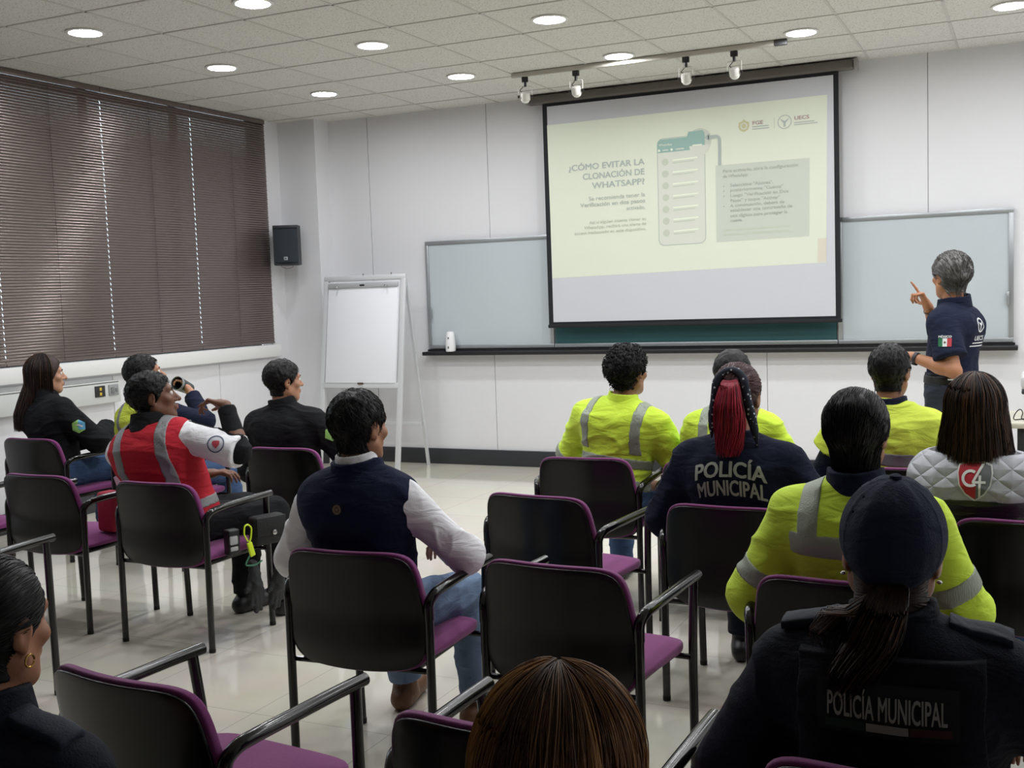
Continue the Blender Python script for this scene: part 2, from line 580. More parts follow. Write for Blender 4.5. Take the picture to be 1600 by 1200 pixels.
ROSE = slide_mat('slide_rose', (172, 146, 146), 0.25)
GOLD = slide_mat('slide_gold', (190, 186, 148), 0.3)
PINKSQ = slide_mat('slide_beige_square', (205, 198, 184), 0.3)
TXR = 0.3695
stext('slide_title', '¿CÓMO EVITAR LA', TXR, 0.3110, 0.052, T1, 'RIGHT', 0.02, 0.29 * SLW)
stext('slide_title', 'CLONACIÓN DE', TXR, 0.3735, 0.052, T1, 'RIGHT', 0.02, 0.235 * SLW)
stext('slide_title', 'WHATSAPP?', TXR, 0.4350, 0.052, T1, 'RIGHT', 0.02, 0.20 * SLW)
stext('slide_text', 'Se recomienda tener la', TXR, 0.5120, 0.036, T2, 'RIGHT', 0.004, 0.214 * SLW)
stext('slide_text', 'Verificación en dos pasos', TXR, 0.5500, 0.034, T2, 'RIGHT', 0.022, 0.248 * SLW)
stext('slide_text', 'activado.', TXR, 0.5910, 0.034, T2, 'RIGHT', 0.004)
stext('slide_text', 'Así si alguien intenta clonar su', TXR + 0.002, 0.6620, 0.026, T3, 'RIGHT', 0.008, 0.217 * SLW)
stext('slide_text', 'WhatsApp, recibirá una alerta de', TXR + 0.002, 0.6935, 0.026, T3, 'RIGHT', 0.008, 0.238 * SLW)
stext('slide_text', 'acceso inadecuado en este dispositivo.', TXR + 0.002, 0.7260, 0.026, T3, 'RIGHT', 0.008, 0.276 * SLW)

def rrect(u0, v0, u1, v1, ru, n=6):
    rv = ru * SLW / SLH
    o = []
    for cx_, cy_, a0 in ((u1 - ru, v0 + rv, -90), (u1 - ru, v1 - rv, 0), (u0 + ru, v1 - rv, 90), (u0 + ru, v0 + rv, 180)):
        for i in range(n + 1):
            a = R(a0 + 90 * i / n)
            o.append((cx_ + ru * math.cos(a), cy_ + rv * math.sin(a)))
    return o
def circ(u, v, r, n=28, a0=0, a1=360):
    return [(u + r * math.cos(R(a0 + (a1 - a0) * i / n)), v + r * SLW / SLH * math.sin(R(a0 + (a1 - a0) * i / n))) for i in range(n + (a1 - a0 < 360))]
def rev(p): return p[::-1]
qpoly('slide_shape', rev(circ(0.5697, 0.197, 0.043)), GREYB, 1, slide)
qpoly('slide_phone', rev(rrect(0.4165, 0.160, 0.589, 0.835, 0.022)), T2, 2, slide)
qpoly('slide_phone', rev(rrect(0.419, 0.164, 0.587, 0.831, 0.021)), PALE, 3, slide)
hd = [(0.419, 0.25), (0.419, 0.18)] + circ(0.433, 0.19, 0.014, 6, 180, 270)[:0] + [(0.428, 0.167), (0.525, 0.166), (0.531, 0.135), (0.58, 0.133), (0.588, 0.15), (0.587, 0.248)]
qpoly('slide_phone', hd[::-1] if False else rev(hd[::-1]), TEAL, 4, slide)
qpoly('slide_phone', rev(circ(0.5697, 0.225, 0.036, 20, 0, 180)), PALE, 5, slide)
stext('slide_text', 'WhatsApp', 0.424, 0.207, 0.018, WHT, 'LEFT', 0.01, 0.048 * SLW, 6)
for u in (0.4245, 0.470):
    qpoly('slide_shape', rev(circ(u, 0.235, 0.0045, 12)), WHT, 6, slide)
for u0, u1 in ((0.437, 0.458), (0.485, 0.515)):
    qpoly('slide_shape', [(u0, 0.232), (u0, 0.239), (u1, 0.239), (u1, 0.232)], PALE, 6, slide)
qpoly('slide_shape', [(0.545, 0.218), (0.545, 0.226), (0.579, 0.226), (0.579, 0.218)], WHT, 6, slide)
for i in range(7):
    v = 0.3095 + (0.7548 - 0.3095) * i / 6
    qpoly('slide_shape', rev(circ(0.4455, v, 0.0125, 16)), T3, 4, slide)
    qpoly('slide_shape', [(0.472, v - 0.012), (0.472, v - 0.003), (0.563, v - 0.007), (0.563, v - 0.016)], WHT, 4, slide)
    qpoly('slide_shape', [(0.472, v + 0.006), (0.472, v + 0.013), (0.55, v + 0.009), (0.55, v + 0.002)], T3, 4, slide)
# arrow from the text box to the phone
ar = [(0.600, 0.170), (0.626, 0.171)] + circ(0.626, 0.205, 0.0193, 8, -90, 0) + [(0.6453, 0.359), (0.635, 0.359), (0.635, 0.215)] + circ(0.626, 0.205, 0.009, 6, 0, -90) + [(0.626, 0.193), (0.600, 0.193)]
qpoly('slide_arrow', rev(ar), T1, 7, slide)
qpoly('slide_arrow', [(0.587, 0.181), (0.604, 0.205), (0.604, 0.158)], T1, 7, slide)
qpoly('slide_box', [(0.6255, 0.360), (0.6262, 0.834), (0.944, 0.834), (0.944, 0.364)], GREYB, 2, slide)
BOXT = slide_mat('slide_box_text', (168, 174, 164), 0.26)
for v, t, u, w in ((0.408, 'Para activarlo, abra la configuración', 0.6505, 0.255), (0.440, 'de WhatsApp:', 0.6505, None),
                   (0.498, 'Seleccione "Ajustes",', 0.6755, 0.147), (0.528, 'posteriormente "Cuenta"', 0.6755, 0.18),
                   (0.561, 'Luego "Verificación en Dos', 0.6753, 0.198), (0.593, 'Pasos" y toque "Activar"', 0.6752, 0.17),
                   (0.623, 'A continuación, deberá de', 0.6751, 0.186), (0.652, 'establecer una contraseña de', 0.675, 0.212),
                   (0.686, 'seis dígitos para proteger la', 0.6748, 0.196), (0.715, 'cuenta.', 0.6746, None)):
    stext('slide_text', t, u, v, 0.026, BOXT, 'LEFT', 0.010, w * SLW if w else None, 4)
for v in (0.492, 0.522, 0.553, 0.616):
    qpoly('slide_shape', rev(circ(0.6535, v, 0.0028, 10)), BOXT, 4, slide)
for v, w in ((0.765, 0.226), (0.792, 0.224)):
    qpoly('slide_shape', [(0.652, v - 0.006), (0.652, v + 0.004), (0.652 + w, v + 0.004), (0.652 + w, v - 0.006)], T3, 4, slide)
# logos
sh = [(0.7248, 0.094), (0.733, 0.107), (0.742, 0.113), (0.743, 0.140), (0.738, 0.160), (0.7248, 0.172), (0.711, 0.160), (0.706, 0.140), (0.707, 0.113), (0.716, 0.107)]
qpoly('slide_emblem', sh[::-1] if False else rev(sh), GOLD, 2, slide)
qpoly('slide_emblem', rev(circ(0.7247, 0.135, 0.012, 18)), PALE, 3, slide)
qpoly('slide_emblem', rev(circ(0.7247, 0.135, 0.008, 18)), GOLD, 4, slide)
stext('slide_logo_text', 'FGE', 0.7530, 0.1335, 0.030, ROSE, 'LEFT', 0.03, 0.036 * SLW)
for v, w in ((0.146, 0.055), (0.160, 0.057)):
    qpoly('slide_shape', [(0.753, v - 0.004), (0.753, v + 0.003), (0.753 + w, v + 0.003), (0.753 + w, v - 0.004)], T2, 3, slide)
qpoly('slide_shape', [(0.8268, 0.103), (0.8268, 0.166), (0.828, 0.166), (0.828, 0.103)], T2, 3, slide)
qpoly('slide_emblem', rev(circ(0.8615, 0.1348, 0.0235, 30)), T2, 2, slide)
qpoly('slide_emblem', rev(circ(0.8615, 0.1348, 0.0205, 30)), SB, 3, slide)
qpoly('slide_emblem', [(0.845, 0.112), (0.858, 0.142), (0.858, 0.163), (0.865, 0.163), (0.865, 0.142), (0.878, 0.112), (0.862, 0.130)], T1, 4, slide)
stext('slide_logo_text', 'UECS', 0.8930, 0.1290, 0.030, ROSE, 'LEFT', 0.03, 0.049 * SLW)
for v, w in ((0.146, 0.066), (0.158, 0.077)):
    qpoly('slide_shape', [(0.893, v - 0.003), (0.893, v + 0.003), (0.893 + w, v + 0.003), (0.893 + w, v - 0.003)], T2, 3, slide)
qpoly('slide_shape', [(0.972, 0.853), (0.972, 0.995), (1.0, 0.995), (1.0, 0.853)], PINKSQ, 2, slide)

# ------------------------------------------------------------------ track light on the ceiling
tr = tag(empty('track_rail', (-2.665, 8.05, ZC)), 'thin pale lighting track rail on the ceiling in front of the screen', 'lighting rail')
MB().bevbox((0.03, 0, -0.022), (2.10, 0.034, 0.036), 0.004).build('rail', mat('rail_enamel', (188, 184, 174), 0.4), tr)
MB().bevbox((1.06, 0, -0.022), (0.09, 0.038, 0.04), 0.004).build('end_feed', mat('dark_rail_end', (70, 70, 72), 0.5), tr)
BLKP = mat('black_plastic', (24, 24, 26), 0.4)
SPW = mat('spot_housing', (206, 203, 196), 0.4)
LENS = mat('spot_lens', (235, 235, 230), 0.1)
for xx, tw, lb in ((-3.575, 25, 'small ceiling spotlight at the left end of the track rail, cable looping out'),
                   (-3.15, 0, 'second small ceiling spotlight from the left on the track rail'),
                   (-2.29, 0, 'third small ceiling spotlight from the left on the track rail'),
                   (-1.935, -5, 'small ceiling spotlight nearest the right end of the track rail')):
    r = tag(empty('track_spotlight', (xx, 8.05, ZC - 0.04), R(tw)), lb, 'spotlight', 'spotlights on the track rail')
    MB().bevbox((0, 0, -0.02), (0.05, 0.03, 0.04), 0.004).tube([(0, 0, -0.03), (0.0, 0, -0.075)], 0.012, 10).build('adapter', BLKP, r)
    MB().tube(fillet([(-0.052, 0, -0.15), (-0.052, 0, -0.072), (0.052, 0, -0.072), (0.052, 0, -0.15)], 0.01), 0.0035, 6).build('yoke', SPW, r)
    rt = Matrix.Rotation(R(25), 3, 'X')
    MB().lathe([(0.02, 0.03), (0.034, 0.026), (0.038, 0.0), (0.038, -0.03), (0.034, -0.034)], (0, 0, -0.145), 20, rt).build('lamp_head', SPW, r)
    MB().lathe([(0.034, -0.033), (0.028, -0.046), (0.014, -0.055), (0.002, -0.057)], (0, 0, -0.145), 20, rt).build('lens', LENS, r)
    for s in (-1, 1):
        MB().lathe([(0.011, -0.008), (0.011, 0.008)], (s * 0.052, 0, -0.15), 12, Matrix.Rotation(R(90), 3, 'Y')).build('knob', BLKP, r)
    MB().tube(fillet([(0, 0.01, -0.06), (-0.03, 0.02, -0.085), (-0.045, 0.02, -0.10), (0.0, 0.015, -0.125)], 0.02), 0.003, 6).build('cable', BLKP, r)

# ------------------------------------------------------------------ wall speaker
spk = tag(empty('wall_speaker', (-6.37, 8.70, 2.10), R(28)), 'black loudspeaker mounted on the wall beside the blinds', 'speaker')
SPB = mat('speaker_case', (30, 36, 42), 0.5)
g = MB()
pr = [(-0.115, -0.11), (-0.125, 0.02), (-0.085, 0.13), (0.085, 0.13), (0.125, 0.02), (0.115, -0.11)]
V = [(a, b, -0.185) for a, b in pr] + [(a, b, 0.185) for a, b in pr]
F = [(5, 4, 3, 2, 1, 0), (6, 7, 8, 9, 10, 11)] + [(i, (i + 1) % 6, 6 + (i + 1) % 6, 6 + i) for i in range(6)]
ob = mk('case', V, [tuple(reversed(f)) if False else f for f in F], SPB, spk, False)
b = ob.modifiers.new('bevel', 'BEVEL'); b.width = 0.006; b.segments = 2
GR = mat('speaker_grille', (38, 46, 54), 0.75, bump=0.6, bscale=400)
g = MB()
n = 10
for i in range(n):
    pass
V = []; F = []
for j, z in enumerate((-0.16, 0.15)):
    for i in range(13):
        t = i / 12 * 2 - 1
        V.append((t * 0.105, -0.112 - 0.022 * (1 - t * t), z))
for i in range(12):
    F.append((i, i + 1, 14 + i, 13 + i))
mk('grille', V, F, GR, spk, True)
MB().bevbox((0, -0.118, 0.168), (0.22, 0.012, 0.028), 0.003).build('top_trim', SPB, spk)
bd = MB().bevbox((0, -0.137, -0.125), (0.036, 0.006, 0.032), 0.003).build('badge', mat('badge_grey', (150, 155, 160), 0.4), spk)
MB().bevbox((0, -0.141, -0.125), (0.016, 0.003, 0.012), 0.001).build('badge_mark', mat('badge_dark', (60, 62, 66), 0.4), bd)
MB().bevbox((0, 0.15, 0), (0.06, 0.06, 0.14), 0.006).build('bracket', BLKP, spk)
MB().tube(fillet([(-0.06, -0.05, -0.183), (-0.05, -0.05, -0.20), (0.0, -0.06, -0.222), (0.05, -0.05, -0.205), (0.05, -0.04, -0.183)], 0.03), 0.0025, 6).build('wire', mat('red_wire', (130, 80, 75), 0.5), spk)

# ------------------------------------------------------------------ power duct under the window
def duct(y0, y1, label, plates):
    r = tag(empty('power_duct', (XL + 0.008, (y0 + y1) / 2, 0.92)), label, 'socket box', 'pale socket boxes under the window')
    L = y1 - y0
    MB().bevbox((0.035, 0, 0), (0.07, L, 0.17), 0.006).build('duct_body', mat('grey_white_duct', (206, 208, 205), 0.4), r)
    MB().box((0.071, 0, 0.074), (0.002, L - 0.04, 0.006)).build('slot', mat('duct_slot', (90, 90, 88), 0.6), r)
    for yy, kind in plates:
        p = MB().bevbox((0.073, yy, 0.012), (0.012, 0.10, 0.085), 0.003).build('socket_plate', mat('socket_dark', (40, 40, 42), 0.4) if kind == 'd' else mat('socket_grey', (150, 152, 152), 0.4), r)
        if kind == 'd':
            for zz in (0.03, -0.008):
                MB().bevbox((0.081, yy, zz), (0.006, 0.022, 0.024), 0.003).build('socket_insert', mat('amber_insert', (220, 185, 60), 0.4), p)
        else:
            MB().bevbox((0.081, yy - 0.015, 0.01), (0.006, 0.035, 0.05), 0.002).build('socket_insert', mat('insert_grey', (120, 122, 122), 0.4), p)
            MB().bevbox((0.081, yy + 0.025, 0.01), (0.006, 0.02, 0.03), 0.002).build('switch', mat('insert_grey', (120, 122, 122), 0.4), p)
duct(5.86, 6.62, 'pale socket box with an amber and a grey socket under the window', ((0.235, 'd'), (0.075 + 0.25, 'g')) if False else ((0.16, 'd'), (0.30, 'g')))
duct(4.60, 5.72, 'plain pale duct box at the left edge under the window, no sockets', ())

# ------------------------------------------------------------------ flip chart
ez = tag(empty('flip_chart_easel', (-5.54, 8.60, 0)), 'white framed flip chart easel with blank pad in the corner', 'flip chart')
EZM = mat('easel_white_frame', (208, 210, 212), 0.4, 0.1)
PAD = mat('flip_chart_paper', (238, 240, 245), 0.6)
tilt = 0.26 / 1.78
def ey(z): return -0.14 + tilt * z
for s, nm in ((-1, 'leg'), (1, 'leg')):
    xx = 0.415 * s
    ang = Matrix.Rotation(-math.atan(tilt), 3, 'X')
    MB().bevbox((xx, ey(0.89), 0.89), (0.048, 0.028, 1.80), 0.004, 2, ang).build(nm, EZM, ez)
for s in (-1, 1):
    xx = 0.415 * s
    a = Vector((xx, ey(1.74) + 0.03, 1.74)); b = Vector((xx, 0.43, 0.0))
    MB().tube([a, b], 0.017, 4).build('leg', EZM, ez)
rot = Matrix.Rotation(-math.atan(tilt), 3, 'X')
MB().bevbox((0, ey(1.765), 1.765), (0.87, 0.03, 0.045), 0.004, 2, rot).build('top_rail', EZM, ez)
MB().bevbox((0, ey(0.79) - 0.004, 0.79), (0.80, 0.035, 0.05), 0.004, 2, rot).build('pad_tray', EZM, ez)
MB().bevbox((0, 0.43 * (1 - 0.4 / 1.74) + 0.02 * 0, 0.40), (0.82, 0.012, 0.04), 0.003).build('cross_bar', EZM, ez)
MB().bevbox((0, ey(1.27) - 0.012, 1.27), (0.76, 0.012, 0.93), 0.003, 2, rot).build('backboard', mat('easel_back', (222, 224, 228), 0.4), ez)
MB().bevbox((0, ey(1.25) - 0.024, 1.25), (0.745, 0.010, 0.88), 0.002, 2, rot).build('paper_pad', PAD, ez)
cl = MB().bevbox((0, ey(1.70) - 0.032, 1.70), (0.75, 0.018, 0.045), 0.003, 2, rot).build('pad_clamp', mat('clamp_grey', (186, 188, 190), 0.4, 0.3), ez)
for s in (-1, 1):
    MB().lathe([(0.010, 0), (0.010, 0.03), (0.006, 0.036)], (0.26 * s, ey(1.69) - 0.04, 1.69), 12, Matrix.Rotation(R(90), 3, 'X')).build('knob', mat('chrome', (200, 200, 202), 0.2, 0.9), cl)
MB().bevbox((0, ey(1.70) - 0.043, 1.70), (0.05, 0.004, 0.014), 0.001).build('label_mark', BLKP, cl)
MB().bevbox((0.01, ey(0.80) - 0.028, 0.81), (0.06, 0.012, 0.016), 0.004).lathe([(0.012, -0.006), (0.012, 0.006)], (0.01, ey(0.80) - 0.03, 0.81), 12).build('latch', mat('bronze_latch', (95, 80, 66), 0.4, 0.5), ez)
for s in (-0.02, 0.28):
    MB().tube([(s, ey(1.78), 1.76), (s, ey(1.80), 1.805)], 0.004, 6).build('pin', BLKP, ez)

# ------------------------------------------------------------------ table at the right edge
tb = tag(empty('side_table', (0.42, 7.15, 0)), 'cream table with dark legs at the right edge by the far wall', 'table')
MB().bevbox((0, 0, 0.735), (1.1, 0.62, 0.035), 0.012, 3).build('tabletop', mat('cream_laminate', (222, 218, 200), 0.4), tb)
for sx_ in (-1, 1):
    for sy_ in (-1, 1):
        MB().bevbox((sx_ * 0.47, sy_ * 0.25, 0.36), (0.05, 0.05, 0.72), 0.006).build('leg', mat('dark_table_leg', (46, 48, 50), 0.4), tb)
MB().bevbox((0, 0.0, 0.69), (0.96, 0.5, 0.06), 0.004).build('apron', MATS['dark_table_leg'], tb)
pr_ = tag(empty('printer', (0.18, 7.2, 0.7525)), 'white printer standing on the cream table at the right edge', 'printer')
MB().bevbox((0, 0, 0.075), (0.40, 0.34, 0.14), 0.012, 3).build('body', WP, pr_)
MB().bevbox((-0.01, 0, 0.21), (0.46, 0.38, 0.09), 0.03, 4).build('lid', WP, pr_)
MB().bevbox((-0.01, 0, 0.155), (0.45, 0.37, 0.025), 0.008).build('dark_band', mat('printer_dark', (70, 74, 80), 0.4), pr_)
cb = tag(MB().tube(fillet([(-0.03, 7.0, 0.757), (-0.10, 6.93, 0.757), (-0.085, 6.92, 0.80), (-0.06, 6.92, 0.825), (-0.045, 6.93, 0.80), (-0.06, 6.95, 0.758), (0.02, 6.92, 0.757), (0.2, 6.9, 0.757)], 0.03), 0.003, 6).build('cable', BLKP),
         'thin black cable curling on the cream table at the right edge', 'cable')
# ------------------------------------------------------------------ chairs
SHELL = mat('black_shell_plastic', (12, 12, 12), 0.26, spec=0.36)
TUBE = mat('black_gloss_tube', (9, 9, 10), 0.18, spec=0.5, coat=0.25)
PURP = mat('purple_wool', (126, 48, 112), 0.9, bump=0.25, bscale=350, sheen=0.25)
FOOT = mat('rubber_foot', (18, 18, 18), 0.7)

def back_surf(u, v, grow=0.0):
    """u,v in -1..1 -> x, z on a rounded outline (square mapped to a soft rectangle)"""
    p = 7.0
    m_ = max(abs(u), abs(v))
    k_ = m_ / ((abs(u) ** p + abs(v) ** p) ** (1 / p) + 1e-9)
    a, c = u * k_, v * k_
    return a, c
def back_pt(u, v, off, grow):
    a, c = back_surf(u, v)
    z = 0.585 + c * (0.188 + grow)
    hw = 0.222 + 0.026 * min(1, max(0, (0.78 - z) / 0.22)) - 0.012 * max(0, (0.5 - z) / 0.1) ** 2
    x = a * (hw + grow)
    y = -0.222 - 0.045 * (1 - (x / 0.25) ** 2) - 0.20 * max(0, z - 0.56) ** 1.1 + 0.9 * max(0, 0.47 - z) ** 1.6
    z2 = z - 0.012 * (1 - (x / 0.25) ** 2) * (1 if c < 0 else 0) * (-c)
    return (x, y + off, z2)
def shell_part(name, m, off0, off1, grow, parent, n=18, puff=0.0):
    V = []; F = []
    for off in (off0, off1):
        for j in range(n + 1):
            for i in range(n + 1):
                u, v = i / n * 2 - 1, j / n * 2 - 1
                p = 0.0
                if off == off1 and puff:
                    p = puff * (1 - u ** 6) * (1 - v ** 6)
                gr = grow
                V.append(back_pt(u, v, off + p, gr))
    N = (n + 1) ** 2
    for j in range(n):
        for i in range(n):
            a = j * (n + 1) + i
            F.append((a, a + 1, a + n + 2, a + n + 1))
            F.append((N + a, N + a + n + 1, N + a + n + 2, N + a + 1))
    ring = [i for i in range(n)] + [j * (n + 1) + n for j in range(n)] + [n * (n + 1) + n - i for i in range(n)] + [(n - j) * (n + 1) for j in range(n)]
    for q in range(len(ring)):
        a, b = ring[q], ring[(q + 1) % len(ring)]
        F.append((a, N + a, N + b, b))
    o = mk(name, V, F, m, parent, True)
    bv = o.modifiers.new('edge', 'BEVEL'); bv.width = min(0.006, abs(off1 - off0) * 0.35); bv.segments = 3; bv.limit_method = 'ANGLE'; bv.angle_limit = R(50)
    return o
def make_chair():
    r = empty('armchair', (0, 0, 0))
    shell_part('backrest_shell', SHELL, -0.004, 0.006, 0.0, r)
    shell_part('backrest_pad', PURP, 0.0075, 0.030, 0.007, r, puff=0.012)
    # seat cushion and its pan
    n = 14
    V = []; F = []
    def sp(u, v, z):
        a, c = back_surf(u, v)
        return (a * (0.232 + 0.012 * c), c * 0.225 + 0.02, z)
    for lay in range(2):
        for j in range(n + 1):
            for i in range(n + 1):
                u, v = i / n * 2 - 1, j / n * 2 - 1
                if lay == 0: z = 0.405 + 0.02 * (v > 0.8) * (v - 0.8)
                else: z = 0.428 + 0.022 * (1 - u ** 4) * (1 - v ** 4) ** 1 - 0.02 * max(0, v - 0.7) + 0.01 * v
                V.append(sp(u, v, z))
    N = (n + 1) ** 2
    for j in range(n):
        for i in range(n):
            a = j * (n + 1) + i
            F.append((a, a + n + 1, a + n + 2, a + 1)); F.append((N + a, N + a + 1, N + a + n + 2, N + a + n + 1))
    ring = [i for i in range(n)] + [j * (n + 1) + n for j in range(n)] + [n * (n + 1) + n - i for i in range(n)] + [(n - j) * (n + 1) for j in range(n)]
    for q in range(len(ring)):
        a, b = ring[q], ring[(q + 1) % len(ring)]
        F.append((a, b, N + b, N + a))
    o = mk('seat', V, F, PURP, r, True)
    bv = o.modifiers.new('edge', 'BEVEL'); bv.width = 0.008; bv.segments = 3; bv.limit_method = 'ANGLE'; bv.angle_limit = R(50)
    MB().bevbox((0, 0.02, 0.388), (0.40, 0.40, 0.03), 0.012, 3).build('seat_pan', SHELL, r)
    for yy in (-0.205, 0.205):
        MB().tube([(-0.255, yy, 0.385), (0.255, yy, 0.385)], 0.010, 8).build('seat_rail', TUBE, r)
    for s in (-1, 1):
        x = 0.258 * s
        xo = 0.276 * s
        ar = MB().tube(fillet([(x, -0.218, 0.56), (x, -0.218, 0.615), (x + 0.012 * s, -0.19, 0.642), (xo, -0.13, 0.648), (xo, 0.12, 0.652), (xo, 0.232, 0.652)], 0.03, 5), 0.0165, 14)
        a_ = ar.build('armrest', TUBE, r, True, 50)
        MB().tube([(x, -0.222, 0.012), (x, -0.218, 0.585)], 0.0148, 12).build('leg', TUBE, r)
        MB().tube(fillet([(x, 0.222, 0.012), (x + 0.004 * s, 0.212, 0.45), (xo, 0.195, 0.645)], 0.1), 0.0148, 12).build('leg', TUBE, r)
        for yy in (-0.222, 0.222):
            MB().lathe([(0.0145, 0.0), (0.0155, 0.003), (0.0155, 0.018)], (x, yy, 0.0), 12).build('rubber_foot', FOOT, r)
    return r
def copy_thing(r):
    c = r.copy(); COL.objects.link(c)
    for ch in list(r.children):
        d = ch.copy(); COL.objects.link(d); d.parent = c
        for g2 in list(ch.children):
            e = g2.copy(); COL.objects.link(e); e.parent = d
    return c
CH = [  # x, y of the middle of the legs, turn, label
    (-5.675, 5.235, 0, 'black armchair under the long-haired woman in black by the window'),
    (-4.812, 5.27, 0, 'black armchair of the drinking man, hidden behind the red vest man'),
    (-3.735, 5.20, 2, 'black armchair under the man in black beside the flip chart'),
    (-1.966, 5.205, 3, 'black armchair under the curly-haired man in yellow hi-vis shirt'),
    (-1.33, 5.20, 0, 'black armchair just right of the curly-haired man, hidden by the red ponytail woman'),
    (-0.56, 5.21, 0, 'black armchair under the vest wearer seated in front of the standing man'),
    (-5.26, 4.12, 0, 'empty armchair cut off by the left edge, purple seat corner showing'),
    (-4.385, 4.13, -1, 'empty armchair with purple seat, left of the man in red vest'),
    (-3.617, 4.095, 0, 'black armchair under the man in the red vest'),
    (-1.752, 4.235, -7, 'empty armchair right behind the curly-haired man in hi-vis'),
    (-0.995, 4.205, -3, 'black armchair under the policewoman with the red ponytail'),
    (0.0, 4.21, -2, 'black armchair under the woman in the grey quilted vest'),
    (-3.86, 2.99, 3, 'armchair mostly outside the left edge, one armrest and front leg showing'),
    (-1.985, 3.19, 3, 'black armchair under the man in navy vest and white shirt'),
    (-1.265, 3.22, -4, 'empty armchair right of the navy vest man, behind another empty one'),
    (-0.455, 3.285, -2, 'black armchair under the slick-haired person in hi-vis jacket'),
    (-1.765, 2.025, -6, 'empty armchair in the foreground left, purple seat and both armrests showing'),
    (-0.90, 2.06, -2, 'foreground armchair partly hidden by the brown-blonde head'),
    (-0.19, 2.10, 0, 'armchair under the policewoman in the cap, only its purple rim showing'),
    (-1.50, 1.25, 0, 'armchair below the frame under the woman at the left foreground edge'),
    (-0.42, 1.02, 0, 'armchair below the frame under the brown-blonde haired person'),
]
first = make_chair()
for i, (x, y, a, lb) in enumerate(CH):
    c = first if i == 0 else copy_thing(first)
    c.location = (x, y, 0)
    c.rotation_euler = (0, 0, R(a))
    tag(c, lb, 'chair', 'black stacking armchairs with purple upholstery')
# ------------------------------------------------------------------ signed-distance bodies
def A(*v): return np.array(v, float)
def nrm(v):
    v = np.asarray(v, float)
    return v / (np.linalg.norm(v) + 1e-9)
def d_cone(P, p):
    a, b, r1, r2 = p[1], p[2], p[3], p[4]
    ba = b - a
    pa = P - a
    t = np.clip(pa @ ba / (ba @ ba), 0, 1)
    q = pa - t[:, None] * ba
    d = np.sqrt((q * q).sum(1)) - (r1 + (r2 - r1) * t)
    if p[0] == 'f':
        d = np.maximum(d, (P - b) @ nrm(ba))
    elif p[0] == 'ff':
        d = np.maximum(d, np.maximum((P - b) @ nrm(ba), (a - P) @ nrm(ba)))
    return d
def d_ell(P, p):
    c, r, M = p[1], p[2], p[3]
    q = P - c
    if M is not None: q = q @ M
    k0 = np.sqrt(((q / r) ** 2).sum(1))
    k1 = np.sqrt(((q / (r * r)) ** 2).sum(1)) + 1e-9
    return k0 * (k0 - 1) / k1
def C(a, b, r1, r2, k=0.02, kind='c'): return (kind, np.asarray(a, float), np.asarray(b, float), r1, r2, k)
def EL(c, r, M=None, k=0.02, kind='e'): return (kind, np.asarray(c, float), np.asarray(r, float), M, None, k)
def field(prims, off=0.0):
    def f(P):
        d = None
        for p in prims:
            e = d_ell(P, p) if p[0] in ('e', 's') else d_cone(P, p)
            k = p[5]
            if d is None: d = e
            elif p[0] == 's':
                h = np.clip(0.5 - 0.5 * (d + e) / k, 0, 1)
                d = d + (-e - d) * h + k * h * (1 - h)
            else:
                h = np.clip(0.5 + 0.5 * (d - e) / k, 0, 1)
                d = d + (e - d) * h - k * h * (1 - h)
        return d - off
    return f
def bounds(prims, pad=0.05):
    lo = np.full(3, 1e9); hi = -lo
    for p in prims:
        if p[0] == 's': continue
        if p[0] == 'e':
            r = max(p[2]); lo = np.minimum(lo, p[1] - r); hi = np.maximum(hi, p[1] + r)
        else:
            r = max(p[3], p[4])
            for q in (p[1], p[2]):
                lo = np.minimum(lo, q - r); hi = np.maximum(hi, q + r)
    return lo - pad, hi + pad

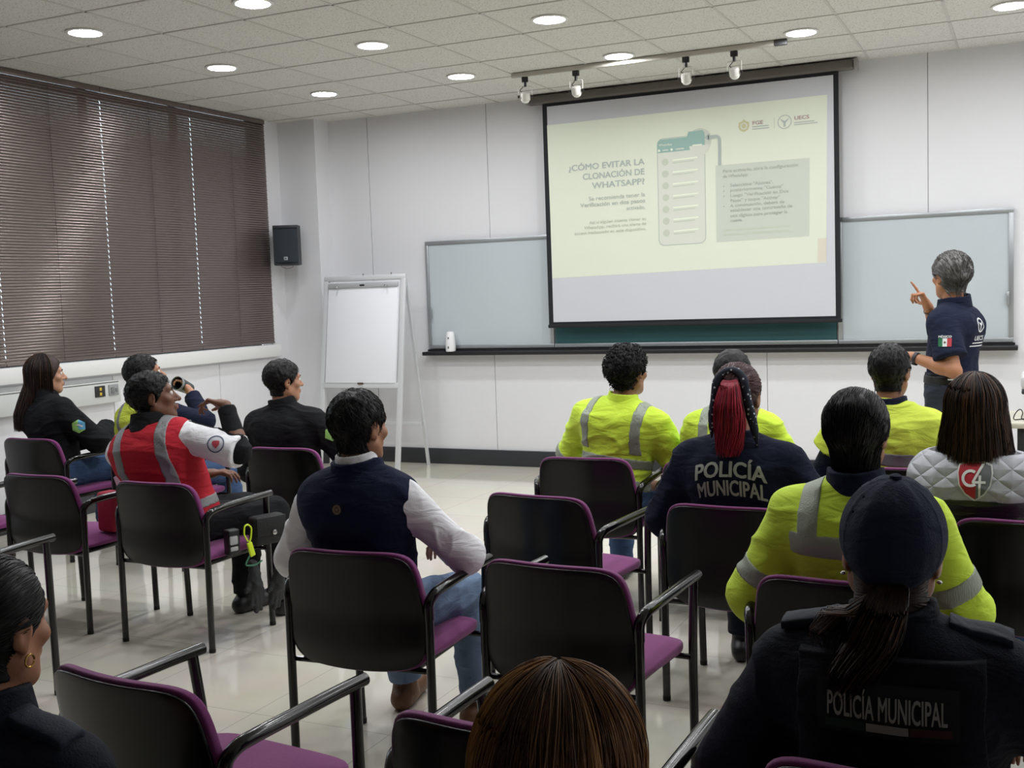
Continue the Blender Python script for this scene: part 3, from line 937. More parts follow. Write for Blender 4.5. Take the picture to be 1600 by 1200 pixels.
def surf(f, lo, hi, h, project=True, margin=0.0):
    """sparse surface nets -> vertices, quads"""
    lo = np.asarray(lo, float); hi = np.asarray(hi, float)
    s = 16
    n = np.ceil((hi - lo) / (h * s)).astype(int) + 1
    I = np.stack(np.meshgrid(*[np.arange(k) for k in n], indexing='ij'), -1).reshape(-1, 3) * s
    while True:
        ctr = lo + (I + s / 2) * h
        d = f(ctr)
        I = I[np.abs(d) < s * h * 0.87 * 1.6 + margin + (0.02 if s > 2 else 0)]
        if s == 1: break
        s //= 2
        o = np.array([(a, b, c) for a in (0, s) for b in (0, s) for c in (0, s)])
        I = (I[:, None, :] + o[None]).reshape(-1, 3)
    M = int(max(n) * 16 + 40)
    key = lambda J: (J[:, 0] * M + J[:, 1]) * M + J[:, 2]
    offs = np.array([(a, b, c) for a in (0, 1) for b in (0, 1) for c in (0, 1)])
    corner = (I[:, None, :] + offs[None])
    ck = key(corner.reshape(-1, 3))
    uk, inv = np.unique(ck, return_inverse=True)
    inv = inv.reshape(-1)
    un = np.stack([uk // (M * M), (uk // M) % M, uk % M], -1)
    dv = f(lo + un * h)
    D = dv[inv].reshape(-1, 8)
    neg = D < 0
    mix = neg.any(1) & ~neg.all(1)
    I = I[mix]; D = D[mix]
    cells = key(I)
    order = np.argsort(cells)
    I = I[order]; D = D[order]; cells = cells[order]
    E = [(a, b) for a in range(8) for b in range(a + 1, 8) if np.abs(offs[a] - offs[b]).sum() == 1]
    acc = np.zeros((len(I), 3)); cnt = np.zeros(len(I))
    for a, b in E:
        m = (D[:, a] < 0) != (D[:, b] < 0)
        t = D[:, a] / (D[:, a] - D[:, b] + 1e-12)
        p = offs[a] + t[:, None] * (offs[b] - offs[a])
        acc += np.where(m[:, None], p, 0); cnt += m
    V = lo + (I + acc / cnt[:, None]) * h
    if project:
        e = h * 0.25
        for _ in range(1):
            d0 = f(V)
            G = np.stack([f(V + np.eye(3)[k] * e) - f(V - np.eye(3)[k] * e) for k in range(3)], -1) / (2 * e)
            g2 = (G * G).sum(1) + 1e-6
            st = -(d0 / g2)[:, None] * G
            L = np.linalg.norm(st, axis=1)
            st *= np.minimum(1, 0.6 * h / (L + 1e-9))[:, None]
            V = V + st
    # faces
    Q = []
    idx4 = {1: 4, 2: 2, 3: 1}
    for ax, cor in ((0, 4), (1, 2), (2, 1)):
        # edge from corner 0 along axis
        m = (D[:, 0] < 0) != (D[:, cor] < 0)
        J = I[m]; flip = (D[m, 0] < 0)
        b1 = np.eye(3, dtype=int)[(ax + 1) % 3]; b2 = np.eye(3, dtype=int)[(ax + 2) % 3]
        ids = []
        ok = np.ones(len(J), bool)
        for o in (0 * b1, -b1, -b1 - b2, -b2):
            kk = key(J + o)
            p = np.searchsorted(cells, kk)
            p = np.clip(p, 0, len(cells) - 1)
            ok &= cells[p] == kk
            ids.append(p)
        q = np.stack(ids, -1)
        q = np.where(flip[:, None], q, q[:, ::-1])
        Q.append(q[ok])
    return V, np.concatenate(Q)

def grad_n(f, V, e=0.003):
    G = np.stack([f(V + np.eye(3)[k] * e) - f(V - np.eye(3)[k] * e) for k in range(3)], -1)
    return G / (np.linalg.norm(G, axis=1)[:, None] + 1e-9)

def vnoise(P, seed=0):
    F = np.floor(P).astype(np.int64)
    t = P - F
    t = t * t * (3 - 2 * t)
    def hsh(i, j, k):
        n = (i * 374761393 + j * 668265263 + k * 2147483647 + seed * 974634777) & 0xffffffff
        n = ((n ^ (n >> 13)) * 1274126177) & 0xffffffff
        return ((n ^ (n >> 16)) & 0xffff) / 65535.0
    o = 0
    for a in (0, 1):
        for b in (0, 1):
            for c in (0, 1):
                w = (t[:, 0] if a else 1 - t[:, 0]) * (t[:, 1] if b else 1 - t[:, 1]) * (t[:, 2] if c else 1 - t[:, 2])
                o = o + w * hsh(F[:, 0] + a, F[:, 1] + b, F[:, 2] + c)
    return o * 2 - 1
def wrinkle(P, amp, seed, fr=(7, 7, 16)):
    w = P + 0.05 * np.stack([vnoise(P * 6, seed + 5), vnoise(P * 6, seed + 6), vnoise(P * 6, seed + 7)], -1)
    n1 = vnoise(w * np.array(fr), seed)
    n2 = vnoise(w * np.array(fr) * 2.1, seed + 1)
    r = 1 - np.abs(n1) * 1.9
    return 1.7 * amp * (0.75 * r * np.abs(r) + 0.35 * n2 - 0.15)

def strand_mesh(name, lines, rad, m, parent, midx=None, taper=True):
    """lines: N x K x 3 -> one mesh of thin three-sided strands"""
    L = np.asarray(lines, float)
    N, K, _ = L.shape
    T = np.gradient(L, axis=1)
    T /= np.linalg.norm(T, axis=2, keepdims=True) + 1e-9
    ref = np.where(np.abs(T[..., 2:3]) > 0.85, np.array([1.0, 0, 0]), np.array([0, 0, 1.0]))
    a = np.cross(T, ref); a /= np.linalg.norm(a, axis=2, keepdims=True) + 1e-9
    b = np.cross(T, a)
    w = np.asarray(rad, float)
    if w.ndim == 0: w = np.full(N, float(w))
    tp = np.ones(K)
    if taper: tp = 1 - 0.75 * (np.linspace(0, 1, K) ** 3)
    rr = (w[:, None] * tp[None])[..., None]
    ring = [L + rr * (a * math.cos(q) + b * math.sin(q)) for q in (0.5, 0.5 + 2.094, 0.5 + 4.189)]
    V = np.stack(ring, 2).reshape(-1, 3)
    base = (np.arange(N)[:, None] * K + np.arange(K - 1)[None]) * 3
    F = []
    for q in range(3):
        q2 = (q + 1) % 3
        F.append(np.stack([base + q, base + q2, base + 3 + q2, base + 3 + q], -1).reshape(-1, 4))
    F = np.concatenate(F)
    mi = None
    if midx is not None:
        mi = np.tile(np.repeat(np.asarray(midx), K - 1), 3)
    return mk(name, V, F, m, parent, True, midx=mi)

SKIN = {}
def skin(tone):
    return mat('skin_%d_%d_%d' % tone, tone, 0.5, bump=0.06, bscale=220, var=0.05, vscale=14)
EYEW = mat('eye_white', (225, 220, 214), 0.2)
IRIS = mat('iris_dark', (30, 20, 14), 0.15)
LIPM = mat('lips', (150, 88, 80), 0.45)

def rot_head(yaw, pitch, roll):
    # yaw to the left positive, pitch up positive, roll to the right shoulder positive
    return np.array((Matrix.Rotation(R(yaw), 3, 'Z') @ Matrix.Rotation(R(pitch), 3, 'X') @ Matrix.Rotation(R(roll), 3, 'Y')))

class Body:
    """one figure. local frame: +y forward, origin on the floor under the pelvis"""
    def __init__(s, base, rz=0, pz=0.535, lean=-6, tilt=0, twist=0, sw=0.185, bulk=1.0, sc=1.0,
                 head=(0, 0, 0), hoff=(0, 0, 0), arms=None, legs=None, standing=False, hs=1.0, curve=0.0, tone=(176, 128, 98), chin=1.0):
        s.base = A(*base); s.rz = R(rz); s.sc = sc; s.bulk = bulk; s.tone = tone
        s.Mz = np.array(Matrix.Rotation(s.rz, 3, 'Z'))
        s.T = np.array(Matrix.Rotation(R(-lean), 3, 'X') @ Matrix.Rotation(R(tilt), 3, 'Y') @ Matrix.Rotation(R(twist), 3, 'Z'))
        s.pel = A(0, 0, pz)
        b = bulk
        t = s.t
        cv = curve
        s.sw = sw
        neck = t(0, 0.005 + cv, 0.485)
        Mt = s.T
        s.torso = [EL(t(0, 0, 0.02), (0.165 * b, 0.125 * b, 0.12), Mt, 0.05),
                   EL(t(0, 0.012, 0.17), (0.148 * b, 0.112 * b, 0.17), Mt, 0.06),
                   EL(t(0, 0.0 + cv * 0.5, 0.325), (0.160 * (0.5 + 0.5 * b) * sw / 0.185, 0.112 * (0.4 + 0.6 * b), 0.17), Mt, 0.06),
                   C(t(-sw * 0.72, cv, 0.395), t(sw * 0.72, cv, 0.395), 0.060, 0.060, 0.06),
                   C(t(-sw * 0.45, cv - 0.03, 0.36), t(sw * 0.45, cv - 0.03, 0.36), 0.085, 0.085, 0.06)]
        s.traps = [C(t(-sw * 0.80, cv, 0.405), t(0, cv * 1.0, 0.468), 0.044, 0.048, 0.04),
                   C(t(sw * 0.80, cv, 0.405), t(0, cv * 1.0, 0.468), 0.044, 0.048, 0.04)]
        s.S = {-1: t(-sw * 0.95, cv, 0.392), 1: t(sw * 0.95, cv, 0.392)}
        # head
        s.Rh = s.T @ rot_head(*head) if False else rot_head(*head)
        s.neck = neck
        s.hc = neck + A(*hoff) + A(0, 0.018, 0.155) * hs
        s.hs = hs
        H = s.H
        hk = hs
        g = lambda c, r, k=0.02, rx=0, kd='e': EL(H(*c), np.array(r) * hk, s.Rh @ np.array(Matrix.Rotation(R(rx), 3, 'X')), k * hk, kd)
        s.skull = [g((0, -0.016, 0.032), (0.076, 0.098, 0.090), 0.02)]
        s.head = s.skull + [g((0, 0.03, -0.02), (0.063, 0.066, 0.088), 0.03),
                            C(H(0, 0.02, -0.055), H(0, 0.068, -0.098 * chin), 0.050 * hk, 0.024 * hk, 0.03),
                            C(H(-0.05, 0.0, -0.055), H(-0.02, 0.06, -0.095 * chin), 0.024 * hk, 0.02 * hk, 0.03),
                            C(H(0.05, 0.0, -0.055), H(0.02, 0.06, -0.095 * chin), 0.024 * hk, 0.02 * hk, 0.03),
                            C(H(0, 0.09, 0.012), H(0, 0.114, -0.026), 0.009 * hk, 0.0135 * hk, 0.014),
                            g((-0.013, 0.100, -0.030), (0.009, 0.010, 0.008), 0.008), g((0.013, 0.100, -0.030), (0.009, 0.010, 0.008), 0.008),
                            C(H(-0.042, 0.075, 0.030), H(0.042, 0.075, 0.030), 0.013 * hk, 0.013 * hk, 0.02),
                            g((-0.033, 0.098, 0.008), (0.017, 0.012, 0.011), 0.015, 0, 's'), g((0.033, 0.098, 0.008), (0.017, 0.012, 0.011), 0.015, 0, 's'),
                            g((-0.045, 0.062, -0.02), (0.024, 0.022, 0.02), 0.02), g((0.045, 0.062, -0.02), (0.024, 0.022, 0.02), 0.02),
                            C(H(-0.018, 0.092, -0.056), H(0.018, 0.092, -0.056), 0.0085 * hk, 0.0085 * hk, 0.012),
                            C(H(-0.015, 0.090, -0.067), H(0.015, 0.090, -0.067), 0.0085 * hk, 0.0085 * hk, 0.012)]
        for q in (-1, 1):
            Me = s.Rh @ np.array(Matrix.Rotation(R(-18 * q), 3, 'Z') @ Matrix.Rotation(R(-12), 3, 'X'))
            s.head.append(EL(H(q * 0.0785, -0.012, -0.004), np.array((0.009, 0.020, 0.033)) * hk, Me, 0.006))
            s.head.append(EL(H(q * 0.0765, -0.006, -0.030), np.array((0.008, 0.010, 0.012)) * hk, Me, 0.006))
            s.head.append(EL(H(q * 0.091, -0.008, -0.002), np.array((0.007, 0.011, 0.019)) * hk, Me, 0.004, 's'))
        s.neckp = [C(neck + A(0, 0, -0.03), H(0, -0.022, -0.055), 0.060 * (0.6 + 0.4 * b), 0.054 * hk, 0.03)]
        # arms
        s.arm = {}; s.hand = {}; s.E = {}; s.Wr = {}
        arms = arms or {}
        for q in (-1, 1):
            a = arms.get(q, {})
            ua, fa = a.get('ua', 0.285), a.get('fa', 0.250)
            e = a.get('e', (q * 0.30, 0.02, 0.66)); w = a.get('w', (q * 0.20, 0.26, 0.66))
            Ep = s.S[q] + nrm(A(*e) - s.S[q]) * ua
            Wp = Ep + nrm(A(*w) - Ep) * fa
            s.E[q] = Ep; s.Wr[q] = Wp
            mb_ = 0.5 + 0.5 * b
            s.arm[q] = [C(s.S[q], Ep, 0.050 * mb_, 0.039 * mb_, 0.035), C(Ep, Ep + (Wp - Ep) * 0.35, 0.041 * mb_, 0.041 * mb_, 0.015), C(Ep + (Wp - Ep) * 0.3, Wp, 0.041 * mb_, 0.026, 0.02)]
            s.hand[q] = s.make_hand(q, a)
        # legs
        s.leg = {}; s.K = {}; s.An = {}
        legs = legs or {}
        for q in (-1, 1):
            l = legs.get(q, {})
            hip = A(q * 0.095, 0.01, pz - 0.005)
            k = l.get('k', (q * 0.13, 0.45, 0.515)); a = l.get('a', (q * 0.13, 0.43, 0.09))
            Kp = hip + nrm(A(*k) - hip) * 0.43
            Ap = Kp + nrm(A(*a) - Kp) * l.get('sh', 0.42)
            if not standing: Ap[2] = max(Ap[2], 0.085)
            toe = Ap + np.array(Matrix.Rotation(R(l.get('ty', 0) - 8 * q), 3, 'Z')) @ A(0, 0.155, 0)
            toe[2] = 0.035
            s.K[q] = Kp; s.An[q] = Ap
            s.leg[q] = [C(hip, Kp, 0.088 * (0.4 + 0.6 * b), 0.058, 0.03), C(Kp, Kp + (Ap - Kp) * 0.35, 0.057, 0.054, 0.02), C(Kp + (Ap - Kp) * 0.3, Ap, 0.055, 0.037, 0.03)]
            hl = Ap + nrm(Ap * [1, 1, 0] - toe * [1, 1, 0]) * 0.045; hl[2] = 0.035
            s.leg[q] += [C(Ap, A(Ap[0], Ap[1], 0.05), 0.037, 0.037, 0.02), C(hl, toe, 0.034, 0.03, 0.02)]
            s.leg[q].append(('foot', hl, toe))
        for q in (-1, 1):
            f = s.leg[q].pop(); s.leg[q] = (s.leg[q], f)
    def t(s, x, y, z): return s.pel + s.T @ A(x, y, z)
    def H(s, x, y, z): return s.hc + s.Rh @ (A(x, y, z) * s.hs)
    def make_hand(s, q, a):
        W = s.Wr[q]
        d = nrm(a.get('hd', W - s.E[q]))
        n = a.get('pn', (0, 0, -1))
        n = nrm(A(*n) - d * (A(*n) @ d))          # palm normal
        side = np.cross(d, n)                      # towards the thumb for a right hand when multiplied by q
        th = side * (a.get('ts', -q))
        P = [C(W, W + d * 0.03, 0.026, 0.026, 0.015)]
        K = []
        for i, off in enumerate((0.030, 0.010, -0.010, -0.029)):
            kp = W + d * (0.088 - 0.003 * abs(i - 1)) + th * off
            P.append(C(W + d * 0.02 + th * off * 0.6, kp, 0.0145, 0.0115, 0.014))
            K.append(kp)
        curl = a.get('curl', (25, 30, 34, 38))
        Ls = ((0.042, 0.025, 0.020), (0.046, 0.029, 0.021), (0.043, 0.027, 0.020), (0.034, 0.021, 0.018))
        spread = a.get('spread', 4)
        for i in range(4):
            c = curl[i]
            cs = c if isinstance(c, (tuple, list)) else (c * 0.8, c, c * 0.7)
            ang = 0
            p = K[i]
            fd = nrm(d + th * math.tan(R(spread * (1.5 - i))))
            for jn in range(3):
                ang += cs[jn]
                v = fd * math.cos(R(ang)) + n * math.sin(R(ang))
                e = p + v * Ls[i][jn]
                P.append(C(p, e, 0.0092 - 0.0008 * jn, 0.0086 - 0.0009 * jn, 0.005))
                p = e
        tc = a.get('thumb', (40, 20))
        p = W + d * 0.028 + th * 0.022
        v = nrm(d * math.cos(R(tc[0])) + th * math.sin(R(tc[0])) + n * 0.35)
        e = p + v * 0.042
        P.append(C(p, e, 0.0155, 0.0115, 0.012))
        v2 = nrm(v + n * math.tan(R(tc[1])) * 0.8 + d * 0.3)
        e2 = e + v2 * 0.030
        P.append(C(e, e2, 0.0105, 0.0095, 0.005)); P.append(C(e2, e2 + nrm(v2 + d * 0.2) * 0.022, 0.0095, 0.008, 0.005))
        s.palm = W + d * 0.07 + n * 0.02
        return P
    def build(s, label, h=0.007, cat='person', legs=True, hide_hands=()):
        pr = s.torso + s.traps + s.neckp + s.head
        pr = list(pr)
        for q in (-1, 1):
            pr += s.arm[q]
            if q not in hide_hands: pr += s.hand[q]
            if legs: pr += s.leg[q][0]
        # the clothed trunk and limbs sit a little inside the garments
        f = field(pr, -0.0015)
        V, F = surf(f, *bounds(pr), h)
        s.ob = mk('person', V * s.sc, F, skin(s.tone))
        s.ob.location = s.base
        s.ob.rotation_euler = (0, 0, s.rz)
        tag(s.ob, label, cat)
        return s
    def face(s, brows=(30, 22, 18), lips=True):
        H = s.H
        for q in (-1, 1):
            c = H(q * 0.033, 0.080, 0.008)
            e = s.lathe_ball('eye', c, 0.0125 * s.hs, EYEW)
            s.lathe_ball('iris', H(q * 0.033, 0.0882, 0.008), 0.0055 * s.hs, IRIS, e)
            bp = [C(H(q * 0.016, 0.092, 0.026), H(q * 0.034, 0.091, 0.031), 0.0035, 0.004, 0.004), C(H(q * 0.034, 0.091, 0.031), H(q * 0.052, 0.075, 0.025), 0.004, 0.0025, 0.004)]
            V, F = surf(field(bp), *bounds(bp, 0.01), 0.0022)
            mk('eyebrow', V * s.sc, F, mat('brow_hair', brows, 0.7), s.ob)
        if lips:
            lp = [C(H(-0.021, 0.0905, -0.0605), H(0, 0.0995, -0.0565), 0.003, 0.0052, 0.006), C(H(0, 0.0995, -0.0565), H(0.021, 0.0905, -0.0605), 0.0052, 0.003, 0.006),
                  C(H(-0.018, 0.0905, -0.0625), H(0, 0.0975, -0.0665), 0.003, 0.006, 0.004), C(H(0, 0.0975, -0.0665), H(0.018, 0.0905, -0.0625), 0.006, 0.003, 0.004)]
            V, F = surf(field(lp), *bounds(lp, 0.01), 0.0022)
            mk('lips', V * s.sc, F, LIPM, s.ob)
    def lathe_ball(s, name, c, r, m, parent=None):
        n, k = 14, 8
        V = []; F = []
        for j in range(k + 1):
            a = math.pi * j / k
            for i in range(n):
                b = 2 * math.pi * i / n
                V.append((c + A(math.sin(a) * math.cos(b), math.sin(a) * math.sin(b), math.cos(a)) * r) * s.sc)
        for j in range(k):
            for i in range(n):
                F.append((j * n + i, (j + 1) * n + i, (j + 1) * n + (i + 1) % n, j * n + (i + 1) % n))
        return mk(name, V, F, m, parent or s.ob)
    # ---------------- clothing
    def sleeve(s, q, upto=0.93, loose=0.0, flat=True, ua=None):
        """arm prims cut for a sleeve. upto: 0..1 upper arm, 1..2 forearm"""
        S, Ep, Wp = s.S[q], s.E[q], s.Wr[q]
        mb_ = 0.5 + 0.5 * s.bulk
        if upto <= 1:
            return [C(S, S + (Ep - S) * upto, 0.052 * mb_ + loose * 0.7, 0.047 * mb_ + loose * 1.2, 0.035, 'f')]
        t = upto - 1
        return [C(S, Ep, 0.051 * mb_ + loose * 0.7, 0.043 * mb_ + loose, 0.035), C(Ep, Ep + (Wp - Ep) * t, 0.043 * mb_ + loose, 0.034 + loose * 0.9, 0.02, 'f')]
    def garment(s, name, prims, m, off=0.010, h=0.007, wr=0.004, seed=1, clip=None, hem=None, neck=None, fr=(7, 7, 16), parent=None, extra=0.0):
        f0 = field(prims, off)
        tinv = s.T.T
        def f(P):
            d = f0(P)
            L = (P - s.pel) @ s.T
            if hem is not None: d = np.maximum(d, hem - L[:, 2])
            if neck is not None: d = np.maximum(d, L[:, 2] - neck + 0.5 * np.abs(L[:, 1]) * 0)
            if clip is not None: d = np.maximum(d, clip(P, L))
            return d
        lo, hi = bounds(prims, 0.03 + off)
        V, F = surf(f, lo, hi, h, project=True)
        N = grad_n(f0, V)
        if wr:
            V = V + N * wrinkle(V, wr, seed, fr)[:, None]
        V = V + N * extra
        o = mk(name, V * s.sc, F, m, parent or s.ob)
        o['_w'] = 0
        del o['_w']
        return o, f0
    def band(s, name, prims, m, region, off, wr, seed, parent, h=0.006, thick=0.003, fr=(7, 7, 16)):
        """strip lying on a garment: region(P, L) < 0 inside"""
        f0 = field(prims, off)
        def f(P):
            d = f0(P)
            L = (P - s.pel) @ s.T
            return np.maximum(np.maximum(d - thick, -d - 0.006), region(P, L))
        lo, hi = bounds(prims, 0.03 + off)
        V, F = surf(f, lo, hi, h, project=False)
        if len(V) == 0: return None
        if wr:
            N = grad_n(f0, V)
            V = V + N * wrinkle(V, wr, seed, fr)[:, None]
        return mk(name, V * s.sc, F, m, parent)
    def trousers(s, m, off=0.012, h=0.008, wr=0.005, seed=3, upto=0.9, top=0.06):
        pr = [s.torso[0]]
        for q in (-1, 1):
            L = s.leg[q][0]
            a = L[2]
            pr += [L[0], L[1], C(a[1], a[1] + (a[2] - a[1]) * upto, 0.058, 0.050, 0.03, 'f')]
        return s.garment('trousers', pr, m, off, h, wr, seed, clip=lambda P, L: np.where(L[:, 2] > top, L[:, 2] - top, -1))
    def shoes(s, m, h=0.006, sole=None):
        for q in (-1, 1):
            _, hl, toe = s.leg[q][1]
            Ap = s.An[q]
            z = A(0, 0, 1)
            pr = [C(hl + z * 0.005, toe + z * 0.002, 0.042, 0.040, 0.02), C(A(Ap[0], Ap[1], 0.06), Ap + z * 0.03, 0.046, 0.047, 0.03, 'f')]
            V, F = surf(lambda P: np.maximum(field(pr, 0.002)(P), 0.004 - P[:, 2]), *bounds(pr), h)
            o = mk('shoe', V * s.sc, F, m, s.ob)
    def collar(s, m, r=0.066, hgt=0.045, up=0.0, thick=0.006, name='collar', h=0.005, parent=None, slope=0.35, open_front=0.0):
        c0 = s.neck + A(0, -0.004, -0.022 + 0.034 + up)
        ax = nrm(s.H(0, -0.03, -0.06) - s.neck)
        def f(P):
            q = P - c0
            z = q @ ax
            p = q - z[:, None] * ax
            rr = np.sqrt(p[:, 0] ** 2 + (p[:, 1] * 0.95) ** 2)
            d = np.abs(rr - (r - z * 0.15)) - thick
            top = hgt - slope * np.maximum(0, p[:, 1]) * 0.8
            d = np.maximum(d, np.maximum(z - top, -0.04 - z))
            if open_front:
                d = np.maximum(d, np.minimum(p[:, 1] - 0.02, open_front - np.abs(p[:, 0])))
            return d
        V, F = surf(f, c0 - 0.14, c0 + 0.14, h)
        return mk(name, V * s.sc, F, m, parent or s.ob)
    # ---------------- hair
    def hl(s, P): return ((P - s.hc) @ s.Rh) / s.hs
    def cap(s, name, m, t=0.016, h=0.005, front=(0.085, 0.078, 0.006, -0.028), nape=-0.082, amp=0.003, fr=60, seed=2, extra=None, tn=0.005, ears=True):
        """hair hugging the skull; front = (y, z of the forehead hair line, y, z before the ear)"""
        y0, z0, y1, z1 = front
        dy, dz = y1 - y0, z1 - z0
        n = nrm(A(-dz, dy)); n = n if n[0] > 0 else -n
        base = field(s.skull)
        nk = field(s.neckp + s.skull)
        def f(P):
            L = s.hl(P)
            zz = np.clip((L[:, 2] - nape) / 0.11, 0, 1)
            th = tn + (t - tn) * zz * zz * (3 - 2 * zz)
            d = nk(P) - th
            d = np.maximum(d, ((L[:, 1] - y1) * n[0] + (L[:, 2] - z1) * n[1]) * s.hs)
            d = np.maximum(d, (nape - L[:, 2]) * s.hs)
            if ears:
                e = np.sqrt(((np.abs(L[:, 0]) - 0.082) / 0.5) ** 2 + ((L[:, 1] + 0.008) / 0.9) ** 2 + ((L[:, 2] + 0.004) / 1.25) ** 2) - 0.027
                d = np.maximum(d, -e)
            return d
        pr = s.skull + s.neckp
        lo, hi = bounds(pr, 0.05)
        ff = f
        if extra:
            fe = field(extra)
            ff = lambda P: np.minimum(f(P), fe(P))
            l2, h2 = bounds(extra, 0.03)
            lo, hi = np.minimum(lo, l2), np.maximum(hi, h2)
        V, F = surf(ff, lo, hi, h)
        N = grad_n(ff, V)
        if amp:
            V = V + N * (amp * vnoise(s.hl(V) * fr, seed) + 0.5 * amp * vnoise(s.hl(V) * fr * 2, seed + 1))[:, None]
        o = mk(name, V * s.sc, F, m, s.ob)
        s.capV, s.capN = V, N
        return o
    def tufts(s, name, m, n=900, L=0.03, r=0.0014, flow=(0, -1, -0.3), jit=0.5, lift=0.25, curl=0.0, seed=1, parent=None, zmin=-0.08, zmax=9, K=6):
        g = np.random.default_rng(seed)
        lz = s.hl(s.capV)
        ok = np.where((lz[:, 2] > zmin) & (lz[:, 2] < zmax))[0]
        ix = g.choice(ok, n)
        P = s.capV[ix]; N = s.capN[ix]
        fl = s.Rh @ nrm(flow) if not callable(flow) else None
        D = np.tile(fl, (n, 1)) if fl is not None else np.stack([s.Rh @ nrm(flow(q)) for q in s.hl(P)])
        D = D + g.normal(0, jit, (n, 3))
        D = D - N * (D * N).sum(1, keepdims=True)
        D /= np.linalg.norm(D, axis=1, keepdims=True) + 1e-9
        B = np.cross(N, D)
        ll = L * g.uniform(0.6, 1.3, n)
        nk = field(s.neckp + s.skull)
        d0 = nk(P)
        X = [P - N * 0.0015]
        Q = P.copy(); Dr = D.copy()
        fan = g.normal(0, 0.5, (n, 1)) if curl else 0
        for k in range(1, K):
            t = k / (K - 1)
            st = (ll / (K - 1))[:, None]
            if callable(flow) and k < K - 1:
                F2 = np.stack([s.Rh @ nrm(flow(q)) for q in s.hl(Q)])
                Dr = Dr * 0.5 + F2 * 0.5
            if curl: Dr = Dr + B * curl * math.cos(t * 6) * np.sign(fan)
            Gn = grad_n(nk, Q)
            Dr = Dr - Gn * (Dr * Gn).sum(1, keepdims=True)
            Dr /= np.linalg.norm(Dr, axis=1, keepdims=True) + 1e-9
            Q = Q + Dr * st
            Gn = grad_n(nk, Q)
            want = d0 + lift * ll * math.sin(min(1.0, t * 1.1) * math.pi) * 0.6 + (lift * ll * 0.5 * t if curl else 0.0)
            Q = Q + Gn * (want - nk(Q))[:, None]
            X.append(Q.copy())
        X = np.stack(X, 1)
        return strand_mesh(name, X * s.sc, r * s.sc, m, parent or s.ob)

# ---------------- flat prints pressed onto a garment
def decal(name, V2, F2, m, target, o, right, up, d, parent, eps=0.0025, maxlen=0.012, arch=None):
    bm = bmesh.new()
    vs = [bm.verts.new((p[0], p[1], p[2] if len(p) > 2 else 0)) for p in V2]
    for f in F2:
        try: bm.faces.new([vs[i] for i in f])
        except ValueError: pass
    bmesh.ops.triangulate(bm, faces=[f for f in bm.faces if len(f.verts) > 4])
    for _ in range(3):
        es = [e for e in bm.edges if e.calc_length() > maxlen]
        if not es: break
        bmesh.ops.subdivide_edges(bm, edges=es, cuts=1, use_grid_fill=True)
    bmesh.ops.triangulate(bm, faces=bm.faces[:])
    me = target.data
    bvh = BVHTree.FromPolygons([v.co for v in me.vertices], [tuple(p.vertices) for p in me.polygons])
    o = Vector(o); right = Vector(right).normalized(); up = Vector(up).normalized(); d = Vector(d).normalized()
    bm.verts.index_update()
    V = []
    last = None
    for v in bm.verts:
        x, y, ez = v.co.x, v.co.y, eps + v.co.z
        if arch: x, y = arch(x, y)
        p = o + right * x + up * y
        hit = bvh.ray_cast(p - d * 0.5, d)
        if hit[0] is not None:
            last = (hit[0] - p).dot(d)
            V.append(hit[0] - d * ez)
        else:
            V.append(p + d * ((last or 0) - ez))
    F = [tuple(v.index for v in f.verts) for f in bm.faces]
    bm.free()
    n = len(V)
    return mk(name, V, F, m, parent, True)
def shape2d(pts): return [tuple(p) for p in pts], [tuple(range(len(pts)))]
def ring2d(r0, r1, a0=0, a1=360, n=32, cx=0, cy=0):
    V = []; F = []
    for i in range(n + 1):
        a = R(a0 + (a1 - a0) * i / n)
        V += [(cx + r0 * math.cos(a), cy + r0 * math.sin(a)), (cx + r1 * math.cos(a), cy + r1 * math.sin(a))]
    for i in range(n):
        F.append((2 * i, 2 * i + 1, 2 * i + 3, 2 * i + 2))
    return V, F
def disc2d(r, n=28, cx=0, cy=0): return [(cx + r * math.cos(2 * math.pi * i / n), cy + r * math.sin(2 * math.pi * i / n)) for i in range(n)], [tuple(range(n))]
def text2d(txt, width, height, bold=0.0, cx=0, cy=0):
    V, F = text_mesh(txt, 1.0, bold)
    x0 = min(p[0] for p in V); x1 = max(p[0] for p in V)
    H = 0.73
    return [((p[0] - (x0 + x1) / 2) * width / (x1 - x0) + cx, (p[1] - H / 2) * height / H + cy) + tuple(p[2:]) for p in V], F
# ------------------------------------------------------------------ people
def loc(base, rz, p, sc=1.0):
    M = np.array(Matrix.Rotation(R(rz), 3, 'Z'))
    return tuple((M.T @ (A(*p) - A(*base))) / sc)
def cloth(name, rgb, rough=0.85, bump=0.15, bscale=260, sheen=0.0, spec=0.2, var=0.0):
    return mat(name, rgb, rough, bump=bump, bscale=bscale, sheen=sheen, spec=spec, var=var, vscale=9, fold=0.38)
HV = cloth('hi_vis_yellow', (213, 243, 74), 0.8, 0.12, 220, 0.1)
REFL = mat('reflective_grey_tape', (150, 158, 142), 0.45, 0.15, bump=0.3, bscale=300, stretch=(1, 1, 0.15))
NAVY = cloth('navy_cloth', (22, 28, 50))
DNAVY = cloth('dark_police_navy', (15, 19, 33), 0.8, 0.25)
BLK = cloth('black_cloth', (22, 23, 26))
WHITE = cloth('white_shirt_cotton', (240, 240, 244), 0.8, 0.1)
JEAN = cloth('blue_denim', (64, 86, 122), 0.85, 0.25, 320)
LJEAN = cloth('washed_blue_denim', (112, 132, 160), 0.85, 0.25, 320)
DTROU = cloth('dark_trousers', (34, 37, 44))
SHOEB = mat('black_shoe_leather', (20, 20, 21), 0.4)
BOOT = mat('brown_boot_leather', (104, 70, 44), 0.5, bump=0.3, bscale=90)
HBLK = mat('hair_black', (9, 8, 8), 0.5, spec=0.28)
